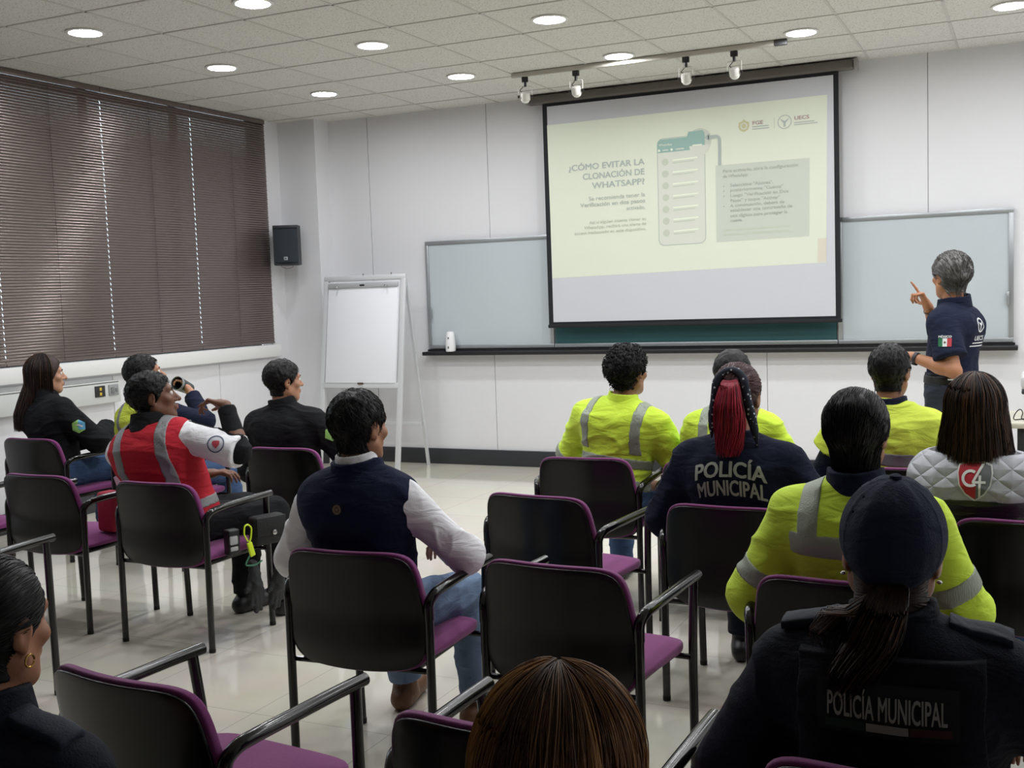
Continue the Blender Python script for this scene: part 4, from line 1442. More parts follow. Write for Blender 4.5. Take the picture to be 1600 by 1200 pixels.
HDRK = mat('hair_dark_brown', (46, 30, 24), 0.46, spec=0.35)
HBRN = mat('hair_brown', (92, 62, 42), 0.46, spec=0.35)
HGLD = mat('hair_golden_brown', (160, 116, 66), 0.46, spec=0.35)
HRED = mat('hair_red', (150, 34, 52), 0.46, spec=0.35)
HRED2 = mat('hair_bright_red', (178, 44, 66), 0.46, spec=0.35)
HBUR = mat('hair_burgundy', (66, 24, 30), 0.46, spec=0.35)
HGRY = mat('hair_grey', (122, 120, 118), 0.5)
HGRYD = mat('hair_dark_grey', (76, 74, 72), 0.5)
GOLDM = mat('gold_metal', (190, 150, 80), 0.25, 0.9)
SILV = mat('silver_metal', (190, 190, 190), 0.25, 0.9)
TXT = mat('reflective_print_grey', (168, 172, 164), 0.6)
WPRINT = mat('white_print', (225, 228, 230), 0.6)
GRN2 = mat('flag_green', (30, 110, 70), 0.7)
RED2 = mat('flag_red', (180, 50, 62), 0.7)

def long_hair(b, name, mats, n, bot, azr=(-125, 125), crown=(0, -0.035), off=(0.006, 0.03), rad=0.0016, seed=1, flare=0.0, wave=0.006, K=22, weights=None, tuck=0.0, part=0.0, side_pick=None):
    g = np.random.default_rng(seed)
    az = np.radians(g.uniform(azr[0], azr[1], n))
    o = g.uniform(off[0], off[1], n) * np.sqrt(g.uniform(0.2, 1, n))
    th_end = math.radians(96)
    pts = []
    endz = bot + g.normal(0, 0.018, n)
    th0 = np.radians(g.uniform(0.5, 50, n))
    ph = g.uniform(0, 6.28, n)
    cl = np.round(az * 9) / 9
    for k in range(K):
        t = k / (K - 1)
        ta = min(1.0, t / 0.55)
        th = th0 + (th_end - th0) * ta
        rx, ry, rzz = 0.079 + o, 0.101 + o, 0.092 + o
        x = rx * np.sin(th) * np.sin(az) + part * 0
        y = -0.016 - ry * np.sin(th) * np.cos(az)
        z = 0.030 + rzz * np.cos(th)
        td = max(0.0, (t - 0.55) / 0.45)
        zb = 0.030 + rzz * math.cos(th_end)
        z = np.where(td > 0, zb + (endz - zb) * td, z)
        x = x + flare * td * np.sin(az) + wave * np.sin(ph + 5 * t) * t - tuck * td * x
        y = y - flare * 0.5 * td * np.cos(az) + wave * np.cos(ph * 1.3 + 4 * t) * t * 0.7
        pts.append(np.stack([x, y, z], -1))
    L = np.stack(pts, 1) * b.hs
    Wd = L @ b.Rh.T + b.hc
    if side_pick is not None:
        mi = side_pick(az, g)
    else:
        mi = g.choice(len(mats), n, p=weights)
    return strand_mesh(name, Wd * b.sc, rad * b.sc, mats, b.ob, mi)

def tail(b, name, mats, path, r0, r1, n, rad=0.0018, seed=3, weights=None, wave=0.006, ragged=0.12, parent=None):
    """pony tail along a path in local coordinates"""
    g = np.random.default_rng(seed)
    path = np.asarray(path, float)
    K = 20
    tt = np.linspace(0, 1, K)
    cum = np.r_[0, np.cumsum(np.linalg.norm(np.diff(path, axis=0), axis=1))]; cum /= cum[-1]
    X = []
    a = g.uniform(0, 6.28, n); q = np.sqrt(g.uniform(0, 1, n)); ph = g.uniform(0, 6.28, n)
    ln = 1 - ragged * g.uniform(0, 1, n) ** 2
    for t in tt:
        te = t * ln
        c = np.stack([np.interp(te, cum, path[:, i]) for i in range(3)], -1)
        rr = r0 + (r1 - r0) * np.sin(np.minimum(1, te * 1.4) * 1.57) * (1 - 0.62 * te ** 2)
        X.append(c + np.stack([np.cos(a) * q * rr, np.sin(a) * q * rr * 0.7, np.sin(a) * q * rr * 0.4 * (1 - te)], -1) + wave * np.stack([np.sin(ph + 6 * te), np.cos(ph + 5 * te), 0 * te], -1) * te[:, None])
    L = np.stack(X, 1)
    return strand_mesh(name, L * b.sc, rad, mats, parent or b.ob, g.choice(len(mats), n, p=weights))

def hband(z0, z1): return lambda P, L: np.maximum(z0 - L[:, 2], L[:, 2] - z1)
def vband(c, w, z0, q): return lambda P, L: np.maximum(np.abs(q * L[:, 0] - c) - w / 2, z0 - L[:, 2])
def aband(b, q, t0, t1, fore=False):
    S, E_, Wp = b.S[q], b.E[q], b.Wr[q]
    a, c = (E_, Wp) if fore else (S, E_)
    d = c - a; ln = np.linalg.norm(d); d = d / ln
    return lambda P, L: np.maximum(t0 * ln - (P - a) @ d, (P - a) @ d - t1 * ln)

# ---- man in the navy vest, centre ------------------------------------------------
b = Body((-2.03, 3.13, 0), rz=2, lean=-4, sw=0.186, bulk=1.06, sc=0.975, head=(-12, -2, 0), tone=(170, 122, 94),
         arms={1: dict(e=(0.34, 0.13, 0.70), w=(0.12, 0.36, 0.70), hd=(-0.8, 0.6, -0.1)), -1: dict(e=(-0.33, 0.03, 0.69), w=(-0.16, 0.30, 0.68))},
         legs={1: dict(k=(0.17, 0.45, 0.50), a=(0.20, 0.42, 0.09)), -1: dict(k=(-0.15, 0.45, 0.51), a=(-0.15, 0.50, 0.09))})
b.build('seated man in navy vest over white shirt with jeans, back to camera at centre left', 0.006)
b.face()
tr_ = b.torso + b.traps
sh, f0 = b.garment('shirt', tr_ + b.sleeve(1, 1.9, 0.012) + b.sleeve(-1, 1.9, 0.012), WHITE, 0.006, 0.006, 0.006, 5, fr=(9, 9, 9))
NV = cloth('navy_vest_felt', (22, 29, 54), 0.9, 0.2, 200, 0.0)
ve, fv = b.garment('vest', tr_, NV, 0.024, 0.006, 0.003, 9, hem=-0.06, neck=0.52)
b.collar(NV, 0.082, 0.042, 0.0, 0.009, 'vest_collar', parent=ve)
b.collar(WHITE, 0.069, 0.058, 0.006, 0.006, 'shirt_collar', parent=sh)
b.trousers(LJEAN, 0.014, seed=11)
b.shoes(BOOT)
b.cap('hair', HBLK, 0.012, 0.0045, amp=0.003, fr=45, seed=8)
b.tufts('hair_strands', HBLK, 1500, 0.028, 0.0012, (0.25, 0.5, -0.8), 0.45, 0.16, seed=4)
up = b.T @ A(0, 0, 1)
em = decal('gold_emblem', *ring2d(0.008, 0.016, n=24), mat('dull_gold_print', (112, 96, 74), 0.6), ve, b.t(0, -0.1, 0.395) * b.sc, (1, 0, 0), up, (0, 1, 0), ve)
decal('emblem_centre', *disc2d(0.006), MATS['dull_gold_print'], ve, b.t(0, -0.1, 0.395) * b.sc, (1, 0, 0), up, (0, 1, 0), ve)
decal('dark_red_print', *text2d('MÉXICO', 0.075, 0.012), mat('dark_red_print', (52, 26, 42), 0.8), ve, b.t(0.0, -0.1, 0.378) * b.sc, (1, 0, 0), up, (0, 1, 0), ve) if False else None

# ---- curly-haired man in hi-vis shirt --------------------------------------------
b = Body((-1.92, 5.23, 0), rz=-4, lean=7, tilt=7, sw=0.20, bulk=1.12, sc=1.0, head=(-16, 6, 4), hoff=(0.02, 0.0, -0.01), curve=-0.02, tone=(150, 104, 78),
         arms={1: dict(e=(0.31, 0.12, 0.70), w=(0.12, 0.36, 0.70)), -1: dict(e=(-0.30, 0.16, 0.70), w=(-0.14, 0.40, 0.68))},
         legs={1: dict(k=(0.24, 0.44, 0.50), a=(0.30, 0.36, 0.09)), -1: dict(k=(-0.15, 0.45, 0.51), a=(-0.15, 0.45, 0.09))})
b.build('seated man with curly black hair in yellow hi-vis shirt leaning forward', 0.008)
b.face()
tr_ = b.torso + b.traps
pr = tr_ + b.sleeve(1, 1.10, 0.014) + b.sleeve(-1, 1.10, 0.014)
un, _ = b.garment('undersleeves', b.sleeve(1, 1.95, 0.002) + b.sleeve(-1, 1.95, 0.002), NAVY, 0.002, 0.007, 0.003, 2)
ja, fj = b.garment('hi_vis_shirt', pr, HV, 0.014, 0.007, 0.007, 21, hem=-0.06, fr=(5, 5, 15))
b.band('reflective_band', tr_, REFL, vband(0.135, 0.05, 0.235, 1), 0.014, 0.007, 21, ja, fr=(5, 5, 15))
b.band('reflective_band', tr_, REFL, vband(0.135, 0.05, 0.235, -1), 0.014, 0.007, 21, ja, fr=(5, 5, 15))
b.band('reflective_band', tr_, REFL, hband(0.165, 0.215), 0.014, 0.007, 21, ja, fr=(5, 5, 15))
b.band('reflective_band', tr_, REFL, hband(0.06, 0.11), 0.014, 0.007, 21, ja, fr=(5, 5, 15))
for q in (1, -1):
    b.band('reflective_band', b.sleeve(q, 1.10, 0.014), REFL, aband(b, q, 0.90, 1.10), 0.014, 0.007, 21, ja, fr=(5, 5, 15))
b.collar(HV, 0.072, 0.035, 0.0, 0.006, parent=ja)
b.trousers(JEAN, 0.014, seed=12); b.shoes(SHOEB)
b.cap('hair', HBLK, 0.022, 0.0045, amp=0.009, fr=26, seed=5, nape=-0.07)
b.tufts('hair_curls', HBLK, 1500, 0.022, 0.0020, (0, -0.4, 0.3), 1.2, 0.5, curl=0.35, seed=5)

# ---- policewoman with the red ponytail -------------------------------------------
b = Body((-1.0, 4.15, 0), rz=-3, lean=-5, sw=0.192, bulk=1.28, sc=0.985, head=(3, 2, 0), tone=(158, 112, 88),
         arms={1: dict(e=(0.335, 0.02, 0.68), w=(0.20, 0.27, 0.69)), -1: dict(e=(-0.32, 0.02, 0.68), w=(-0.18, 0.27, 0.69))})
b.build('seated policewoman with red ponytail and patterned scarf, navy shirt lettered on the back', 0.007)
b.face()
tr_ = b.torso + b.traps
PNV = cloth('navy_police_shirt', (20, 26, 46), 0.9, 0.1)
ja, fj = b.garment('police_shirt', tr_ + b.sleeve(1, 1.7, 0.016) + b.sleeve(-1, 1.7, 0.016), PNV, 0.012, 0.007, 0.005, 31, hem=-0.06)
b.collar(PNV, 0.074, 0.03, 0.0, 0.006, parent=ja)
up = b.T @ A(0, 0, 1)
ar_ = lambda x, y: (x, y - 1.1 * x * x)
decal('lettering', *text2d('POLICÍA', 0.268, 0.058, 0.034), TXT, ja, b.t(0.008, -0.1, 0.372), (1, 0, 0), up, (0, 1, 0), ja, arch=lambda x, y: (x, (y * (1.0 + 0.0 * x) - 1.3 * x * x + 0.012)))
decal('lettering', *text2d('MUNICIPAL', 0.258, 0.060, 0.030), TXT, ja, b.t(0.012, -0.1, 0.303), (1, 0, 0), up, (0, 1, 0), ja, arch=lambda x, y: (x, y - 1.3 * x * x + 0.012))
b.trousers(DNAVY, 0.014, seed=13); b.shoes(SHOEB)
b.cap('hair', HBUR, 0.014, 0.0045, front=(0.085, 0.078, 0.012, -0.035), nape=-0.07, amp=0.002, fr=50, seed=6)
tie = (0, -0.118, 0.060)
b.tufts('hair_strands', HBUR, 1500, 0.05, 0.0012, lambda q: A(*tie) - q, 0.10, 0.06, seed=6)
# folded scarf tied round the head like a band, tails hanging at the sides of the ponytail
SCARF = bpy.data.materials.new('patterned_scarf')
SCARF.use_nodes = True
_nt = SCARF.node_tree; _b = _nt.nodes['Principled BSDF']
_tc = _nt.nodes.new('ShaderNodeTexCoord'); _v = _nt.nodes.new('ShaderNodeTexVoronoi'); _v.inputs['Scale'].default_value = 62
_cr = _nt.nodes.new('ShaderNodeValToRGB'); _cr.color_ramp.interpolation = 'CONSTANT'
_cr.color_ramp.elements[0].color = lin((200, 206, 214)); _cr.color_ramp.elements[1].position = 0.24; _cr.color_ramp.elements[1].color = lin((20, 26, 44))
_nt.links.new(_tc.outputs['Object'], _v.inputs['Vector']); _nt.links.new(_v.outputs['Distance'], _cr.inputs['Fac']); _nt.links.new(_cr.outputs['Color'], _b.inputs['Base Color'])
_b.inputs['Roughness'].default_value = 0.8
pts = []
for i in range(15):
    a = R(-100 + 200 * i / 14)
    pts.append(b.H(0.056 * math.sin(a), -0.104 + 0.018 * math.cos(a) - 0.012 * abs(math.sin(a)), 0.056 + 0.056 * math.cos(a)))
lft = [b.H(-0.062, -0.112, 0.0), b.H(-0.070, -0.116, -0.05), b.H(-0.076, -0.112, -0.10), b.H(-0.078, -0.108, -0.14)]
rgt = [b.H(0.062, -0.112, 0.0), b.H(0.074, -0.116, -0.05), b.H(0.086, -0.112, -0.11), b.H(0.096, -0.110, -0.17)]
mbs = MB()
allp = lft[::-1] + pts[1:-1] + rgt
rs = [0.003, 0.012, 0.017, 0.016] + [0.0145] * len(pts[1:-1]) + [0.017, 0.019, 0.015, 0.003]
mbs.tube([tuple(p * b.sc) for p in allp], rs, 10)
mbs.build('scarf', SCARF, b.ob)
pth = [b.H(0, -0.10, 0.085), b.H(0, -0.132, 0.070), b.H(0.0, -0.150, 0.0), b.H(0.002, -0.146, -0.09), b.H(-0.006, -0.140, -0.205)]
tail(b, 'ponytail', [HRED, HRED2, HBUR], pth, 0.022, 0.066, 1300, 0.0018, 4, [0.52, 0.32, 0.16], ragged=0.6, wave=0.010)

# ---- hi-vis person hidden behind her ----------------------------------------------
b = Body((-1.30, 5.24, 0), rz=0, lean=0, sw=0.185, bulk=1.06, sc=0.97, head=(0, -12, 0), tone=(150, 104, 78),
         arms={-1: dict(e=(-0.235, 0.06, 0.68), w=(-0.10, 0.30, 0.68))})
b.build('seated person in yellow hi-vis jacket mostly hidden behind the red ponytail woman', 0.009)
tr_ = b.torso + b.traps
ja, fj = b.garment('hi_vis_jacket', tr_ + b.sleeve(1, 1.9, 0.014) + b.sleeve(-1, 1.9, 0.014), HV, 0.014, 0.008, 0.006, 41, hem=-0.06)
b.band('reflective_band', tr_, REFL, vband(0.115, 0.055, 0.26, 1), 0.014, 0.006, 41, ja)
b.band('reflective_band', tr_, REFL, vband(0.115, 0.055, 0.26, -1), 0.014, 0.006, 41, ja)
b.band('reflective_band', tr_, REFL, hband(0.20, 0.25), 0.014, 0.006, 41, ja)
b.collar(HV, 0.072, 0.035, 0.0, 0.006, parent=ja)
b.trousers(DTROU, 0.014, seed=14); b.shoes(SHOEB)
b.cap('hair', HBLK, 0.016, 0.006)

# ---- slick-haired person in hi-vis jacket ------------------------------------------
b = Body((-0.445, 3.225, 0), rz=-2, lean=-3, sw=0.184, bulk=1.08, sc=0.975, head=(-6, 0, 0), tone=(160, 112, 84),
         arms={1: dict(e=(0.27, 0.05, 0.68), w=(0.18, 0.29, 0.69)), -1: dict(e=(-0.305, 0.0, 0.665), w=(-0.24, 0.26, 0.67))})
b.build('seated person with slicked black hair in yellow hi-vis jacket with dark collar', 0.006)
b.face()
tr_ = b.torso + b.traps
ja, fj = b.garment('hi_vis_jacket', tr_ + b.sleeve(1, 1.55, 0.022) + b.sleeve(-1, 1.55, 0.022), HV, 0.016, 0.006, 0.006, 51, hem=-0.02, fr=(6, 6, 12))
b.garment('undersleeves', b.sleeve(1, 1.95, 0.0) + b.sleeve(-1, 1.95, 0.0), NAVY, 0.003, 0.008, 0.003, 2)
b.band('reflective_band', tr_, REFL, vband(0.115, 0.062, 0.365, 1), 0.016, 0.006, 51, ja, fr=(6, 6, 12), h=0.005)
b.band('reflective_band', tr_, REFL, vband(0.115, 0.062, 0.365, -1), 0.016, 0.006, 51, ja, fr=(6, 6, 12), h=0.005)
b.band('reflective_band', tr_, REFL, hband(0.312, 0.378), 0.016, 0.006, 51, ja, fr=(6, 6, 12), h=0.005)
for q in (1, -1):
    b.band('reflective_band', b.sleeve(q, 1.55, 0.022), REFL, aband(b, q, 0.60, 0.80), 0.016, 0.006, 51, ja, fr=(6, 6, 12), h=0.005)
b.collar(NAVY, 0.076, 0.052, 0.0, 0.010, parent=ja)
b.trousers(DTROU, 0.014, seed=15); b.shoes(SHOEB)
b.cap('hair', HBLK, 0.015, 0.0045, nape=-0.10, amp=0.002, fr=40, seed=7, ears=False, front=(0.088, 0.080, 0.016, -0.05))
b.tufts('hair_strands', HBLK, 1900, 0.065, 0.0016, lambda q: A(0.0 - q[0] * 0.6, -1.0 if q[2] > 0.05 else -0.3, -0.55 if q[1] > -0.06 else -1.6), 0.10, 0.05, seed=7)

# ---- vest wearer in the front row in front of the standing man ---------------------
b = Body((-0.605, 5.22, 0), rz=-8, lean=0, tilt=3, sw=0.190, bulk=1.12, sc=0.99, head=(-4, 0, 0), tone=(150, 104, 78))
b.build('seated person in yellow hi-vis vest with grey band, in front of the standing man', 0.008)
b.face()
tr_ = b.torso + b.traps
b.garment('undershirt', tr_ + b.sleeve(1, 1.9, 0.008) + b.sleeve(-1, 1.9, 0.008), NAVY, 0.008, 0.008, 0.004, 2)
ja, fj = b.garment('hi_vis_vest', tr_ + b.sleeve(1, 0.45, 0.03) + b.sleeve(-1, 0.45, 0.03), cloth('hi_vis_vest_pale', (206, 222, 82), 0.8), 0.022, 0.007, 0.006, 61, hem=-0.05)
b.band('reflective_band', tr_, mat('vest_grey_band', (118, 118, 120), 0.5), hband(0.235, 0.295), 0.022, 0.006, 61, ja)
b.collar(NAVY, 0.074, 0.04, 0.0, 0.007, parent=ja)
b.trousers(DTROU, 0.014, seed=16); b.shoes(SHOEB)
b.cap('hair', HBLK, 0.014, 0.005, amp=0.002)
b.tufts('hair_strands', HBLK, 700, 0.02, 0.0012, (0, -0.3, -0.8), 0.4, 0.15, seed=8)

# ---- woman in the quilted vest ------------------------------------------------------
b = Body((-0.175, 4.15, 0), rz=-3, lean=-3, sw=0.178, bulk=1.12, sc=0.945, head=(-4, 0, 0), tone=(166, 118, 92))
b.build('seated woman with straight dark brown hair in grey and black quilted vest', 0.007)
b.face()
tr_ = b.torso + b.traps
b.garment('undershirt', tr_ + b.sleeve(1, 1.9, 0.008) + b.sleeve(-1, 1.9, 0.008), NAVY, 0.008, 0.008, 0.004, 2)
GQ = bpy.data.materials.new('grey_quilted_nylon')
GQ.use_nodes = True
_nt = GQ.node_tree; _b = _nt.nodes['Principled BSDF']
_b.inputs['Base Color'].default_value = lin((176, 178, 186)); _b.inputs['Roughness'].default_value = 0.42
_tc = _nt.nodes.new('ShaderNodeTexCoord')
_ws = []
for ang in (38, -38):
    _mp = _nt.nodes.new('ShaderNodeMapping'); _mp.inputs['Rotation'].default_value = (0, R(ang), 0)
    _w = _nt.nodes.new('ShaderNodeTexWave'); _w.inputs['Scale'].default_value = 6.2; _w.inputs['Distortion'].default_value = 0.6; _w.bands_direction = 'Z'
    _nt.links.new(_tc.outputs['Object'], _mp.inputs['Vector']); _nt.links.new(_mp.outputs['Vector'], _w.inputs['Vector'])
    _p = _nt.nodes.new('ShaderNodeMath'); _p.operation = 'POWER'; _p.inputs[1].default_value = 0.35
    _nt.links.new(_w.outputs['Fac'], _p.inputs[0]); _ws.append(_p)
_mn = _nt.nodes.new('ShaderNodeMath'); _mn.operation = 'MINIMUM'
_nt.links.new(_ws[0].outputs[0], _mn.inputs[0]); _nt.links.new(_ws[1].outputs[0], _mn.inputs[1])
_bp = _nt.nodes.new('ShaderNodeBump'); _bp.inputs['Strength'].default_value = 0.55; _bp.inputs['Distance'].default_value = 0.012
_nt.links.new(_mn.outputs[0], _bp.inputs['Height']); _nt.links.new(_bp.outputs['Normal'], _b.inputs['Normal'])
BQ = mat('black_shiny_nylon', (22, 22, 25), 0.32, bump=0.4, bscale=22, stretch=(1, 1, 4))
ve, fv = b.garment('vest', tr_, BQ, 0.030, 0.006, 0.006, 71, hem=-0.06, neck=0.50, fr=(4, 4, 14))
yk = b.band('quilted_yoke', tr_, GQ, lambda P, L: np.maximum(np.maximum(0.352 - 0.06 * np.abs(L[:, 0]) - 0.25 * L[:, 0] * 0 - L[:, 2], L[:, 2] - 0.5), 0 * L[:, 0] - 1), 0.032, 0.004, 71, ve, thick=0.005, fr=(4, 4, 14))
b.collar(GQ, 0.085, 0.035, 0.0, 0.012, parent=ve)
b.trousers(JEAN, 0.014, seed=17); b.shoes(SHOEB)
b.cap('hair', HDRK, 0.016, 0.005, front=(0.085, 0.078, 0.012, -0.06), nape=-0.12, amp=0.001, ears=False)
long_hair(b, 'hair_strands', [HDRK, HBRN, HBLK], 2800, -0.168, (-126, 126), off=(0.008, 0.030), rad=0.0018, seed=9, flare=0.028, weights=[0.55, 0.22, 0.23])
up = b.T @ A(0, 0, 1)
o_ = b.t(0.012, -0.1, 0.424) * b.sc
shd = [(-0.052, 0.048), (-0.03, 0.056), (0.0, 0.058), (0.03, 0.056), (0.052, 0.048), (0.056, 0.02), (0.05, -0.02), (0.03, -0.052), (0.0, -0.072), (-0.03, -0.052), (-0.05, -0.02), (-0.056, 0.02)]
sc2 = lambda p, k_: [(x * k_, (y + 0.005) * k_ - 0.005) for x, y in p]
WHT2 = mat('patch_white', (226, 226, 226), 0.6); REDP = mat('patch_red', (176, 26, 44), 0.6); GRYP = mat('patch_grey', (104, 108, 112), 0.6)
sg = decal('shield_patch', *shape2d(shd), WHT2, yk, o_, (1, 0, 0), up, (0, 1, 0), yk, 0.004)
decal('patch_field', *shape2d([p for p in sc2(shd, 0.92) if p[0] <= 0.031][:0] + [(-0.048, 0.043), (-0.028, 0.051), (0.0, 0.053), (0.026, 0.0515), (0.005, 0.0), (0.002, -0.066), (-0.028, -0.046), (-0.046, -0.018), (-0.0515, 0.02)]), REDP, yk, o_, (1, 0, 0), up, (0, 1, 0), sg, 0.0062)
decal('patch_field', *shape2d([(0.026, 0.0515), (0.048, 0.043), (0.0515, 0.02), (0.046, -0.018), (0.028, -0.046), (0.002, -0.066), (0.005, 0.0)]), GRYP, yk, o_, (1, 0, 0), up, (0, 1, 0), sg, 0.0062)
decal('patch_letter', *ring2d(0.019, 0.028, 55, 310, 28, -0.013, 0.004), WHT2, yk, o_, (1, 0, 0), up, (0, 1, 0), sg, 0.0085)
decal('patch_letter', [(0.029, 0.050), (0.020, 0.050), (-0.008, -0.004), (-0.008, -0.012), (0.001, -0.004), (0.034, -0.012), (0.034, -0.004), (0.012, 0.014), (0.020, 0.014), (0.018, -0.060), (0.012, -0.066), (0.020, -0.004), (0.020, -0.012), (0.012, -0.004), (0.012, -0.012)], [(0, 1, 2, 4), (2, 3, 14, 13), (13, 14, 12, 11), (11, 12, 5, 6), (8, 7, 13, 11), (14, 10, 9, 12)], WHT2, yk, o_, (1, 0, 0), up, (0, 1, 0), sg, 0.0085)

# ---- policewoman in the cap, foreground right ---------------------------------------
b = Body((-0.215, 2.07, 0), rz=0, lean=-2, tilt=-1, sw=0.20, bulk=1.26, sc=0.935, hs=1.07, head=(5, 4, 3), hoff=(-0.005, -0.005, -0.026), tone=(158, 108, 82),
         arms={1: dict(e=(0.40, 0.06, 0.74), w=(0.26, 0.30, 0.70)), -1: dict(e=(-0.325, 0.02, 0.67), w=(-0.22, 0.27, 0.69))})
b.build('seated policewoman in dark cap and uniform in the right foreground, lettered back patch', 0.006)
b.face()
tr_ = b.torso + b.traps
ja, fj = b.garment('uniform_jacket', tr_ + b.sleeve(1, 1.92, 0.020) + b.sleeve(-1, 1.92, 0.020), DNAVY, 0.014, 0.006, 0.006, 81, hem=-0.05, fr=(6, 6, 11))
vz, fz = b.garment('body_armour_vest', tr_, cloth('armour_nylon', (14, 17, 27), 0.85, 0.3), 0.027, 0.006, 0.004, 82, hem=0.0, neck=0.46,
                   clip=lambda P, L: np.maximum(np.abs(L[:, 0]) - 0.165 + 0.0 * L[:, 2], -1))
b.collar(DNAVY, 0.078, 0.04, 0.0, 0.008, parent=ja)
for q in (-1, 1):
    b.band('epaulette', tr_ + b.sleeve(q, 1.92, 0.02), cloth('epaulette_cloth', (38, 44, 58), 0.7), lambda P, L, q=q: np.maximum(np.maximum(np.abs(q * L[:, 0] - 0.155) - 0.055, np.abs(L[:, 1] + 0.005) - 0.030), 0.38 - L[:, 2]), 0.016, 0.004, 81, ja, thick=0.010)
up = b.T @ A(0, 0, 1)
o_ = b.t(0.0, -0.1, 0.378) * b.sc
pt = decal('back_patch', *shape2d([(-0.115, -0.045), (0.115, -0.045), (0.115, 0.042), (-0.115, 0.042)]), mat('patch_velcro', (20, 25, 28), 0.95), vz, o_, (1, 0, 0), up, (0, 1, 0), vz, 0.003)
decal('lettering', *text2d('POLICÍA MUNICIPAL', 0.194, 0.040, 0.020), mat('grey_lettering', (148, 148, 142), 0.7), vz, b.t(0.0, -0.1, 0.383) * b.sc, (1, 0, 0), up, (0, 1, 0), pt, 0.005, 0.01)
for x0, x1, m_ in ((-0.10, -0.034, mat('dark_green_strip', (20, 44, 34), 0.8)), (-0.032, 0.036, mat('grey_strip', (140, 138, 130), 0.7)), (0.038, 0.104, mat('dark_red_strip', (62, 22, 26), 0.8))):
    decal('flag_strip', *shape2d([(x0, -0.007), (x1, -0.007), (x1, 0.007), (x0, 0.007)]), m_, vz, b.t(0.0, -0.1, 0.347) * b.sc, (1, 0, 0), up, (0, 1, 0), pt, 0.005)
b.trousers(DNAVY, 0.014, seed=18); b.shoes(SHOEB)
b.cap('hair', HDRK, 0.006, 0.005, front=(0.085, 0.078, 0.012, -0.045), nape=-0.135, amp=0.001, tn=0.012)
b.tufts('hair_strands', HDRK, 900, 0.05, 0.0012, lambda q: A(0, -0.12, -0.05) - q, 0.12, 0.05, seed=9, zmax=0.02)
pth = [b.H(0.0, -0.105, -0.035), b.H(-0.005, -0.135, -0.05), b.H(-0.02, -0.15, -0.11), b.H(-0.045, -0.150, -0.17), b.H(-0.055, -0.135, -0.23)]
tail(b, 'ponytail', [HDRK, HBRN, HBLK], pth, 0.034, 0.050, 1000, 0.0014, 5, [0.6, 0.15, 0.25], wave=0.014, ragged=0.4)
pth = [b.H(-0.01, -0.105, -0.035), b.H(-0.05, -0.12, -0.075), b.H(-0.085, -0.10, -0.085), b.H(-0.10, -0.09, -0.13), b.H(-0.085, -0.10, -0.16)]
tail(b, 'loose_hair', [HDRK, HBRN], pth, 0.012, 0.026, 220, 0.0011, 6, [0.7, 0.3], wave=0.022, ragged=0.5)
# six-panel cap
CAPM = cloth('cap_cotton', (33, 41, 62), 0.85, 0.25, 240)
sk = [EL(b.H(0, -0.012, 0.036), A(0.0925, 0.115, 0.105) * b.hs, b.Rh, 0.02)]
fc = field(sk, 0.0)
def capf(P):
    L = b.hl(P)
    d = fc(P) - 0.0022 * (1 - np.abs(np.sin(3 * np.arctan2(L[:, 0], L[:, 1] + 0.012)))) ** 8 + 0.003 * np.abs(np.cos(3 * np.arctan2(L[:, 0], L[:, 1] + 0.012)))
    d = np.maximum(d, -(fc(P) + 0.010))
    return np.maximum(d, -0.012 + 0.30 * L[:, 1] - L[:, 2])
V, F = surf(capf, *bounds(sk, 0.04), 0.0045)
L_ = b.hl(V)
V = V + (b.Rh @ A(0, 0.0, 1)) * (0.010 * np.clip(L_[:, 1] / 0.08, 0, 1) * np.clip((L_[:, 2] - 0.06) / 0.05, 0, 1))[:, None]
cp = mk('cap', V * b.sc, F, CAPM, b.ob)
MB().lathe([(0.011, 0.0), (0.010, 0.005), (0.004, 0.008)], tuple(b.H(0, -0.012, 0.1395) * b.sc), 14, Matrix([list(r_) for r_ in b.Rh])).build('cap_button', CAPM, cp)
vs_ = []; fs_ = []
for i in range(15):
    a = R(-68 + 136 * i / 14)
    for k_ in range(5):
        e = k_ / 4
        rr_ = (0.094, 0.116 + 0.075 * e * math.cos(a * 0.9) ** 0.8)
        vs_.append(b.H(rr_[0] * math.sin(a), -0.012 + rr_[1] * math.cos(a), 0.034 - 0.012 * math.sin(a) ** 2 - 0.025 * e) * b.sc)
for i in range(14):
    for k_ in range(4):
        fs_.append((i * 5 + k_, i * 5 + k_ + 1, i * 5 + k_ + 6, i * 5 + k_ + 5))
vz_ = mk('cap_visor', [tuple(v) for v in vs_], fs_, CAPM, cp)
so = vz_.modifiers.new('thick', 'SOLIDIFY'); so.thickness = 0.003
for q in (-1, 1):
    MB().lathe([(0.003, -0.003), (0.0055, 0), (0.003, 0.003)], tuple(b.H(q * 0.082, -0.006, -0.046) * b.sc), 12).build('earring', SILV, b.ob)

